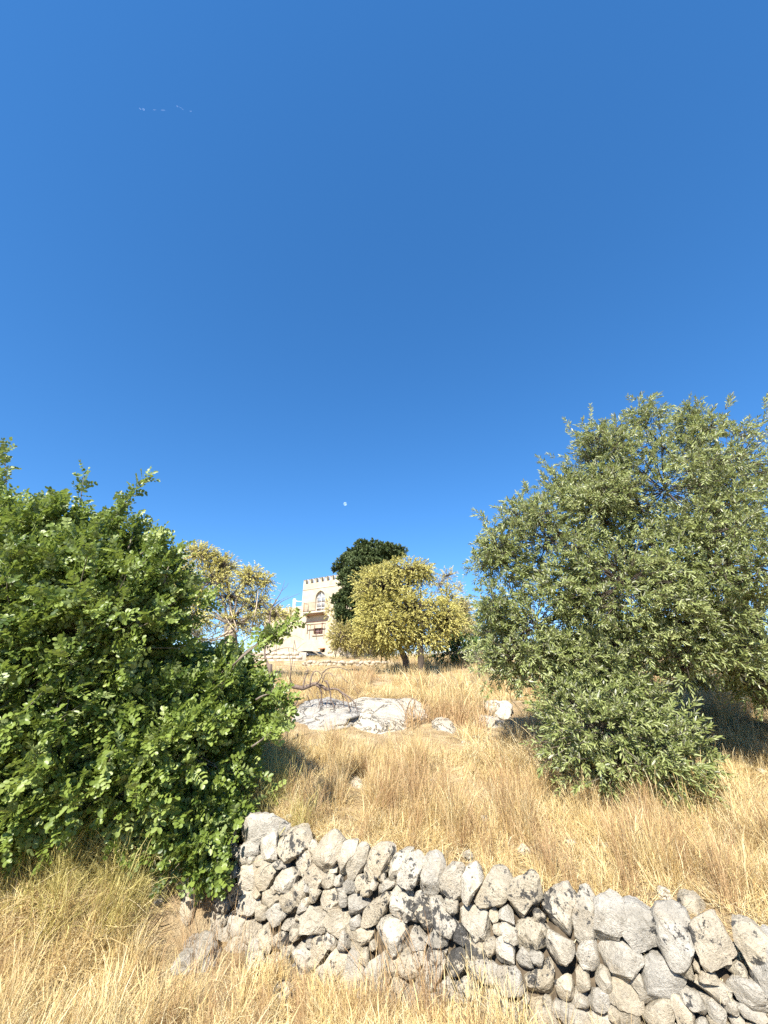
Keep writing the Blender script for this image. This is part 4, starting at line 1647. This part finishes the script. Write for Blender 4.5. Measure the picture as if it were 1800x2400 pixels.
def bush(label, spec, Y, leaf, mat, seed, name='shrub', cat='shrub', bark='bark_grey', m=9, twig=.4, tl=.5, dens=1.0, trunk=False, group=None):
    lobes = []
    for px, py, rx, ry in spec:
        c, rad = lobe_px(px, py, Y, rx, ry)
        lobes.append((c, rad, max(8, int(rx * ry / 14 * dens)), .3, .4, (.25, .5), .35))
    px, py, rx, ry = spec[0]
    b_ = gpt(px, py, Y)
    tr = [(b_ - up * .2, .16), (b_ + (lobes[0][0] - b_) * .5, .12), (lobes[0][0], .08)] if trunk else None
    simple_tree(name, label, cat, b_, tr, lobes, leaf, mat, M[bark], m=m, droop=.25, twig=twig, r0=.03, twr=.014, seed=seed, tl=tl, group=group)


bush('dark green round topped tree on the skyline beside the olive', [(1148, 1440, 26, 28), (1135, 1475, 34, 30), (1165, 1470, 28, 34), (1120, 1510, 40, 34)], 33, GR, M['green'], 61, 'broadleaf_tree', 'tree', 'bark_dark', dens=1.5, trunk=True, tl=.35)
bush('green shrub in the grass between yellow tree and olive', [(1085, 1520, 40, 26), (1050, 1530, 30, 18)], 24, GR, M['green'], 63, dens=1.3, tl=.5)
bush('dull twiggy scrub under the dark evergreen behind the rubble wall', [(815, 1520, 42, 24), (860, 1525, 45, 20), (795, 1500, 18, 30)], 32, leaf_template(.15, .06), M['scrub'], 65, twig=.9, dens=.8, tl=.3)
bush('pale yellow creeper shrub growing up the tower beside the balcony', [(790, 1450, 14, 30), (775, 1430, 12, 24), (785, 1490, 14, 26)], 43, leaf_template(.2, .09), M['almond2'], 67, dens=1.6, tl=.5)
bush('low yellow bush on the terrace before the house wing', [(655, 1450, 30, 12), (680, 1440, 18, 9)], 40, leaf_template(.2, .09), M['almond2'], 69, dens=1.5, tl=.6)
bush('grey brown scrub at the foot of the sparse yellow tree', [(480, 1500, 50, 26), (440, 1480, 40, 30), (600, 1480, 30, 22)], 16, leaf_template(.11, .045), M['scrub'], 71, twig=.9, dens=.45, tl=.45)
bush('green shrub on the slope at the lower left edge of the olive crown', [(1120, 1545, 26, 22), (1155, 1562, 28, 20)], 15, leaf_template(.12, .04), M['olive'], 73, dens=1.4, tl=.5)


# ---- dead tree and its drooping limb
def dead_tree():
    rg = np.random.default_rng(3)
    b_ = gpt(634, 1690, 10.2)
    root = empty('dead_tree', b_)
    tag(root, 'bare dead tree with an arching limb and drooping twigs left of the outcrop', 'tree')

    def path(pts, Y, r0, r1, mb, k=7, dy=0.0, nn=4):
        P_ = np.array([at(x, y, Y + dy * j / max(1, len(pts) - 1)) for j, (x, y) in enumerate(pts)])
        t = np.linspace(0, len(P_) - 1, (len(P_) - 1) * nn + 1)
        # Catmull-Rom through the points
        Q = []
        E = np.vstack([2 * P_[0] - P_[1], P_, 2 * P_[-1] - P_[-2]])
        for x in t:
            j = min(int(x), len(P_) - 2)
            u_ = x - j
            a, b1, c, d = E[j], E[j + 1], E[j + 2], E[j + 3]
            Q.append(.5 * ((2 * b1) + (-a + c) * u_ + (2 * a - 5 * b1 + 4 * c - d) * u_ ** 2 + (-a + 3 * b1 - 3 * c + d) * u_ ** 3))
        Q = np.array(Q) + rg.normal(0, r0 * .12, (len(Q), 3))
        mb.tube(Q, np.linspace(r0, r1, len(Q)), k)
        return Q
    mb = MB()
    P_ = [b_ - up * .2, at(636, 1650, 10.2), at(633, 1600, 10.2), at(630, 1572, 10.2), at(633, 1556, 10.2)]
    mb.tube(P_, [.10, .085, .085, .08, .055], 10)
    mb.link('trunk', M['bark_dead'], root, True)
    mb = MB()
    path([(636, 1655), (655, 1630), (680, 1610), (712, 1613), (740, 1603), (768, 1616)], 10.2, .062, .035, mb, 9, .2)
    mb.link('arching_limb', M['bark_dead'], root, True)
    mb = MB()
    for pts, r0 in [([(742, 1605), (752, 1618), (755, 1650), (760, 1680)], .022), ([(765, 1595), (772, 1615), (776, 1640), (782, 1655), (780, 1690)], .016), ([(768, 1616), (785, 1614), (800, 1622), (815, 1645), (820, 1690)], .02),
                    ([(800, 1622), (825, 1640), (838, 1665), (845, 1695)], .014), ([(755, 1578), (770, 1566), (795, 1564), (820, 1575), (826, 1590)], .012), ([(726, 1608), (730, 1585), (740, 1573), (752, 1580), (757, 1596)], .016),
                    ([(710, 1612), (714, 1592), (722, 1574), (716, 1560)], .016), ([(742, 1603), (752, 1590), (756, 1576)], .014), ([(790, 1616), (812, 1638), (822, 1672), (818, 1700)], .010), ([(690, 1612), (680, 1590), (684, 1560), (690, 1500)], .014),
                    ([(716, 1574), (724, 1572), (735, 1575)], .008), ([(752, 1640), (742, 1670), (730, 1700)], .009), ([(776, 1640), (790, 1668), (800, 1700)], .008), ([(800, 1622), (806, 1650), (800, 1680)], .008), ([(755, 1600), (762, 1580), (775, 1578), (782, 1592)], .010),
                    ([(760, 1596), (768, 1602), (770, 1620)], .010), ([(720, 1630), (726, 1645), (730, 1660)], .008), ([(788, 1650), (800, 1665), (812, 1690)], .006), ([(768, 1640), (764, 1665), (770, 1700)], .006), ([(815, 1600), (800, 1585), (798, 1572)], .006)]:
        path(pts, 10.3, r0 * 1.4, .005, mb, 6, rg.uniform(-.25, .25), 3)
    for _ in range(26):
        x0, y0 = rg.uniform(700, 830), rg.uniform(1580, 1640)
        path([(x0, y0), (x0 + rg.uniform(0, 14), y0 + rg.uniform(8, 20)), (x0 + rg.uniform(-4, 26), y0 + rg.uniform(24, 60))], 10.3 + rg.uniform(-.15, .15), .006, .002, mb, 4, 0, 2)
    mb.link('drooping_twigs', M['bark_dead'], root, True)
    mb = MB()
    q = path([(632, 1570), (620, 1530), (628, 1480), (634, 1440), (636, 1424)], 10.25, .03, .016, mb, 7, .3)
    for pts, r0 in [([(636, 1424), (648, 1405), (660, 1385), (667, 1360)], .014), ([(640, 1420), (655, 1408), (677, 1396)], .010), ([(638, 1428), (660, 1410), (680, 1400), (702, 1391)], .011), ([(634, 1440), (618, 1415), (610, 1395)], .01),
                    ([(660, 1385), (672, 1374), (676, 1366)], .006), ([(628, 1480), (650, 1462), (670, 1450)], .009), ([(622, 1535), (645, 1524), (676, 1518), (694, 1524), (710, 1538)], .014), ([(676, 1518), (681, 1560), (680, 1590)], .010), ([(690, 1500), (694, 1530), (688, 1570)], .008),
                    ([(650, 1524), (668, 1500), (690, 1490), (712, 1500)], .006), ([(694, 1524), (706, 1512), (716, 1506)], .006), ([(620, 1500), (606, 1470), (600, 1440)], .009), ([(645, 1524), (640, 1545), (660, 1552), (690, 1556)], .005)]:
        path(pts, 10.4, r0, .003, mb, 6, rg.uniform(-.2, .2), 3)
    mb.link('bare_branches', M['bark_dead'], root, True)
    mb = MB()
    p0 = onground(668, 1745)
    path([(668, 1742), (672, 1700), (676, 1680), (663, 1652)], p0[1], .05, .02, mb, 7)
    path([(676, 1682), (690, 1655), (702, 1634)], p0[1], .025, .008, mb, 6)
    o = mb.link('dead_sapling', M['bark_dead'], None, True)
    tag(o, 'short forked dead stem standing in straw below the arching dead limb', 'dead stem')


dead_tree()

# pale dead sticks leaning at the sparse tree
mb = MB()
for a, b_ in (((558, 1480), (540, 1430)), ((556, 1482), (528, 1445)), ((590, 1470), (605, 1385)), ((545, 1478), (490, 1500)), ((535, 1480), (470, 1515)), ((548, 1486), (500, 1496))):
    mb.tube([at(*a, 16.6), (at(*a, 16.6) + at(*b_, 16.8)) / 2 + rng.normal(0, .03, 3), at(*b_, 16.8)], [.03, .024, .01], 6)
o = mb.link('dead_brushwood', M['bark_pale'], None, True)
tag(o, 'pale dead sticks caught in the fork of the sparse yellow tree', 'dead branches')


# ------------------------------------------------------------------ dry grass
def tuft(name, seed, nb, L, lean, curve, w, rad, mat, seedhead=0., tint=(.5, .25), seg=4, drift=0.0):
    r_ = np.random.default_rng(seed)
    az = r_.uniform(0, 2 * np.pi, nb)
    le = np.abs(r_.normal(lean[0], lean[1], nb))
    ln = r_.uniform(L[0], L[1], nb) ** 1.0
    cu = r_.normal(curve[0], curve[1], nb)
    wd = w * r_.uniform(.6, 1.3, nb)
    br = np.sqrt(r_.uniform(0, 1, nb)) * rad
    ba = r_.uniform(0, 2 * np.pi, nb)
    base = np.stack([np.cos(ba) * br, np.sin(ba) * br, np.full(nb, -.03)], -1)
    hd = np.stack([np.cos(az), np.sin(az), az * 0], -1) + np.array([drift, 0, 0])
    hd = norm(hd)
    tw = az + r_.uniform(.6, 2.5, nb)
    sd_ = np.stack([np.cos(tw), np.sin(tw), az * 0], -1)
    t = np.linspace(0, 1, seg + 1)
    th = le[:, None] + cu[:, None] * t[None] ** 1.4
    dx = np.sin(th) * (ln / seg)[:, None]
    dz = np.cos(th) * (ln / seg)[:, None]
    X_ = np.concatenate([np.zeros((nb, 1)), np.cumsum(dx[:, 1:], 1)], 1)
    Z_ = np.concatenate([np.zeros((nb, 1)), np.cumsum(dz[:, 1:], 1)], 1)
    kink = r_.normal(0, .022, (nb, seg + 1)) * t * ln[:, None]
    P_ = base[:, None] + hd[:, None] * X_[..., None] + up * Z_[..., None] + sd_[:, None] * kink[..., None]
    prof = np.clip(1 - t * .75, .2, 1)[None].repeat(nb, 0)
    sh = r_.uniform(0, 1, nb) < seedhead
    prof[sh, -2] = 1.35
    prof[sh, -1] = .5
    prof[~sh, -1] = .08
    hw_ = wd[:, None] * prof * .5
    V_ = np.stack([P_ - sd_[:, None] * hw_[..., None], P_ + sd_[:, None] * hw_[..., None]], 2)   # nb,seg+1,2,3
    V_ = V_.reshape(-1, 3)
    i0 = np.arange(nb)[:, None] * (seg + 1) * 2 + np.arange(seg)[None] * 2
    i0 = i0.ravel()
    Q_ = np.stack([i0, i0 + 1, i0 + 3, i0 + 2], -1)
    tn = np.clip(r_.normal(tint[0], tint[1], nb), 0, 1)
    me = mesh_np(name, V_, [Q_], False, {'tint': np.repeat(tn, (seg + 1) * 2)})
    me.materials.append(mat)
    o = bpy.data.objects.new(name, me)
    return o


gcol = bpy.data.collections.new('grass_sources')     # never linked to the scene
SRC = []


def src(o):
    o.name = 'tuft_%02d' % len(SRC)
    gcol.objects.link(o)
    SRC.append(o)
    return len(SRC) - 1


TALL = [src(tuft('t', 200 + k, 46, (.35, .85), (.22, .16), (.5, .4), .0062, .10, M['straw'], .45, (.55, .25))) for k in range(3)]
MATT = [src(tuft('t', 210 + k, 64, (.14, .42), (.75, .4), (.7, .6), .0068, .16, M['straw'], .15, (.58, .28))) for k in range(4)]
LYING = [src(tuft('t', 220 + k, 60, (.16, .45), (1.35, .18), (.25, .35), .0085, .2, M['straw'], .1, (.68, .25), 3)) for k in range(3)]
RED = [src(tuft('t', 230 + k, 44, (.3, .8), (.17, .12), (.28, .3), .0042, .09, M['straw_red'], .35, (.5, .28))) for k in range(2)]
GRN = [src(tuft('t', 240 + k, 56, (.3, .7), (.4, .25), (.8, .5), .0058, .14, M['straw_green'], .3, (.5, .25), 4, .8)) for k in range(2)]
ARCH = [src(tuft('t', 250 + k, 30, (.45, .9), (.35, .2), (1.4, .5), .0065, .06, M['straw'], .0, (.75, .2), 6)) for k in range(2)]
FARC = [src(tuft('t', 260 + k, 40, (.35, 1.0), (.25, .2), (.5, .4), .014, .22, M['straw'], .5, (.5, .27), 3)) for k in range(3)]
FARR = [src(tuft('t', 270 + k, 40, (.3, .9), (.22, .15), (.4, .3), .013, .2, M['straw_red'], .4, (.6, .25), 3)) for k in range(2)]

gr = np.random.default_rng(8)
PT, ROT, SCL, IDX = [], [], [], []


def scatter(n_, y0, y1, choose, margin=60, sky=None, wfun=None, ymin_px=None):
    yy = np.sqrt(gr.uniform(y0 ** 2, y1 ** 2, n_))
    half = 1.04 * yy + .5
    xx = gr.uniform(-1, 1, n_) * half
    zz = gz(xx, yy)
    for j in range(n_):
        pass
    ok = np.ones(n_, bool)
    d = wall_d(xx, yy)
    s_ = (xx - PW0[0]) * WD[0] + (yy - PW0[1]) * WD[1]
    onw = (d > -.26) & (d < .30) & (s_ > -.15)
    ok &= ~onw
    for c, rx, ry in ROCKS:
        ok &= ((xx - c[0]) / (rx * .88)) ** 2 + ((yy - c[1]) / (max(ry, .05) * .9)) ** 2 > 1
    # visible in the frame?
    dep = yy * CP + (zz - EYE[2]) * SP
    sx = 900 + F * xx / dep
    sy = 1200 - F * ((zz - EYE[2]) * CP - yy * SP) / dep
    ok &= (sx > -150) & (sx < 1950) & (sy < 2750)
    cl = fbm(np.stack([xx * .8, yy * .8, xx * 0], -1), 3)
    for j in np.where(ok)[0]:
        r_ = choose(xx[j], yy[j], d[j], cl[j], gr.uniform(), sx[j], sy[j])
        if r_ is None:
            continue
        k, sc_ = r_
        hpx_ = .6 * sc_ * F / dep[j]
        for x0, x1, y0_, y1_, yr in RSCR:
            if x0 - 12 < sx[j] < x1 + 12 and yy[j] < yr + .3 and y0_ < sy[j] and sy[j] - hpx_ < y1_ - .28 * (y1_ - y0_):
                k, sc_ = pick(LYING), .45 * min(1, yy[j] / 8)
                if sy[j] - .12 * sc_ * F / dep[j] < y1_ - .35 * (y1_ - y0_):
                    k = -1
                break
        if k < 0:
            continue
        PT.append((xx[j], yy[j], zz[j]))
        ROT.append((gr.normal(0, .10), gr.normal(0, .10), gr.uniform(0, 6.28)))
        IDX.append(k)
        SCL.append(sc_ * gr.uniform(.75, 1.2))


def pick(L):
    return L[gr.integers(len(L))]


def near(x, y, d, cl, u, sx, sy):
    lower = d < 0
    left = x < -1.3
    if left and d < 1.0:                       # the long grass bank on the left
        if sy < 2150 and u < .55:
            return pick(GRN), .62
        return (pick(TALL), .48) if u < .22 else ((pick(MATT), .8) if u < .58 else ((pick(RED), .5) if u < .68 else (pick(LYING), 1.0)))
    if lower:
        if u < .45:
            return pick(LYING), .9
        if u < .78:
            return pick(MATT), .75
        return (pick(RED), .4) if cl > 0 else (pick(TALL), .35)
    if d < .9:                                 # right behind the cap stones, kept low
        return (pick(LYING), .8) if u < .55 else ((pick(MATT), .7) if u < .93 else (pick(RED), .7))
    cs = vnoise(np.array([x * 2.1, y * 2.1, 7.7]))
    if cs > .42:
        return (pick(TALL), .62) if u < .5 else ((pick(RED), .75) if u < .75 else (pick(MATT), .8))
    if cl > .2:
        return (pick(RED), .62) if u < .35 else ((pick(MATT), .8) if u < .8 else (pick(TALL), .6))
    if cl < -.1:
        if u < .55:
            return None
        return (pick(LYING), .9) if u < .7 else (pick(MATT), .7)
    return (pick(TALL), .45) if u < .04 else ((pick(MATT), .7) if u < .38 else ((pick(LYING), .9) if u < .98 else (pick(ARCH), .6)))


def midz(x, y, d, cl, u, sx, sy):
    cs = vnoise(np.array([x * 1.1, y * 1.1, 3.7]))
    if cs > .36:
        return (pick(TALL), .95) if u < .55 else (pick(RED), .9)
    if cl > .2:
        return (pick(RED), .75) if u < .4 else (pick(TALL), .8)
    if cl < -.06:
        return (pick(LYING), 1.2) if u < .7 else (pick(MATT), 1.0)
    return (pick(TALL), .55) if u < .07 else ((pick(MATT), .8) if u < .45 else (pick(LYING), 1.1))


def farz(x, y, d, cl, u, sx, sy):
    if x < -.5 and y > 18:
        return (pick(MATT), 1.0) if u < .5 else ((pick(LYING), 1.6) if u < .85 else None)
    if cl > .1:
        return (pick(FARR), .7) if u < .45 else (pick(FARC), .8)
    return (pick(FARC), .65) if u < .4 else (pick(MATT), 1.4)


scatter(9500, 1.8, 8.0, near)
scatter(9000, 7.5, 15.5, midz)
scatter(5200, 15.0, 46.0, farz)


def put(px, py, kinds, n_, spread, sc_, tilt=(0, 0)):
    p_ = onground(px, py)
    for _ in range(n_):
        q = p_[:2] + gr.normal(0, spread, 2)
        d_ = wall_d(q[0], q[1])
        s_ = (q[0] - PW0[0]) * WD[0] + (q[1] - PW0[1]) * WD[1]
        if -.2 < d_ < .26 and s_ > -.1:
            continue
        PT.append((q[0], q[1], float(gz(q[0], q[1]))))
        ROT.append((gr.normal(tilt[0], .12), gr.normal(tilt[1], .12), gr.uniform(0, 6.28)))
        IDX.append(pick(kinds))
        SCL.append(sc_ * gr.uniform(.8, 1.2))


# tufts that stand out in the photograph
put(985, 2400, RED, 8, .12, .72)
put(950, 2395, RED, 6, .16, .6)
put(1080, 2420, TALL, 4, .2, .5)
put(1210, 2440, TALL, 5, .18, .65, (0, -.3))
put(1330, 2470, TALL, 5, .2, .7)
put(700, 2380, TALL, 5, .25, .45)
put(800, 2395, MATT, 9, .25, .7)
put(880, 2399, TALL, 4, .2, .55)
put(620, 2330, MATT, 12, .2, .8)
put(1150, 2399, MATT, 12, .2, .8)
put(1250, 2399, TALL, 4, .2, .5)
put(560, 2250, RED, 7, .2, .6)
put(520, 2180, RED, 6, .16, .7)
put(1000, 1900, RED, 12, .22, .95)
put(1180, 1925, RED, 9, .15, .95)
put(1560, 1900, TALL, 8, .3, .9)
put(1700, 1930, TALL, 9, .4, .8)
put(1150, 1790, ARCH, 10, .3, 1.2)
put(1260, 1810, ARCH, 14, .35, 1.25)
put(1340, 1800, ARCH, 8, .3, 1.2)
put(1070, 1660, FARC, 14, .5, 1.0)
put(1020, 1690, FARR, 12, .5, .9)
put(850, 1600, FARR, 10, .6, .9)
put(1000, 1565, FARC, 20, 1.1, 1.1)
put(1060, 1555, FARC, 20, 1.2, 1.1)
put(640, 1850, GRN, 14, .25, .95)
put(620, 1780, GRN, 12, .3, 1.0)
put(40, 2070, GRN, 22, .3, .85)
put(170, 2050, GRN, 24, .3, .9)
put(280, 2040, GRN, 18, .3, .8)
put(330, 2020, GRN, 12, .3, .75)
put(690, 2010, GRN, 4, .12, .8)

# small loose stones over the slope
mb = MB()
for _ in range(40):
    px, py = gr.uniform(560, 1800), gr.uniform(1730, 2090)
    p_ = onground(px, py)
    if wall_d(p_[0], p_[1]) < .35:
        continue
    v, f = ICO[2]
    r_ = gr.uniform(.015, .05)
    q = v * (1 + .3 * vnoise(v * 1.7 + gr.uniform(0, 50)))[:, None] * np.array([1.2, 1, .7]) * r_
    mb.add(q + p_ + up * r_ * .5, None, f)
o = mb.link('loose_stones', M['white_rock'], None, False, None, 'stuff')
tag(o, 'small pale stones scattered through the straw on the slope', 'stones')

me = bpy.data.meshes.new('dry_grass')
me.from_pydata([tuple(map(float, p_)) for p_ in PT], [], [])
a = me.attributes.new('rot', 'FLOAT_VECTOR', 'POINT')
a.data.foreach_set('vector', np.array(ROT, np.float32).ravel())
a = me.attributes.new('scl', 'FLOAT', 'POINT')
a.data.foreach_set('value', np.array(SCL, np.float32))
a = me.attributes.new('idx', 'INT', 'POINT')
a.data.foreach_set('value', np.array(IDX, np.int32))
go = bpy.data.objects.new('dry_grass', me)
COL.objects.link(go)
go['kind'] = 'stuff'
tag(go, 'dry golden grass and straw covering the whole slope', 'grass')
ng = bpy.data.node_groups.new('scatter_grass', 'GeometryNodeTree')
ng.interface.new_socket('Geometry', in_out='INPUT', socket_type='NodeSocketGeometry')
ng.interface.new_socket('Geometry', in_out='OUTPUT', socket_type='NodeSocketGeometry')
N_ = ng.nodes
gi, gout = N_.new('NodeGroupInput'), N_.new('NodeGroupOutput')
ci = N_.new('GeometryNodeCollectionInfo')
ci.inputs['Collection'].default_value = gcol
ci.inputs['Separate Children'].default_value = True
ci.inputs['Reset Children'].default_value = True
ip = N_.new('GeometryNodeInstanceOnPoints')
ip.inputs['Pick Instance'].default_value = True


def named(nm, ty):
    x = N_.new('GeometryNodeInputNamedAttribute')
    x.data_type = ty
    x.inputs['Name'].default_value = nm
    return x.outputs[0]


er = N_.new('FunctionNodeEulerToRotation')
ng.links.new(named('rot', 'FLOAT_VECTOR'), er.inputs[0])
ng.links.new(er.outputs[0], ip.inputs['Rotation'])
ng.links.new(named('scl', 'FLOAT'), ip.inputs['Scale'])
ng.links.new(named('idx', 'INT'), ip.inputs['Instance Index'])
ng.links.new(ci.outputs[0], ip.inputs['Instance'])
ng.links.new(gi.outputs[0], ip.inputs['Points'])
ng.links.new(ip.outputs[0], gout.inputs[0])
md = go.modifiers.new('scatter', 'NODES')
md.node_group = ng
print('stones', len(polys), 'fill', nfill, 'grass', len(PT))
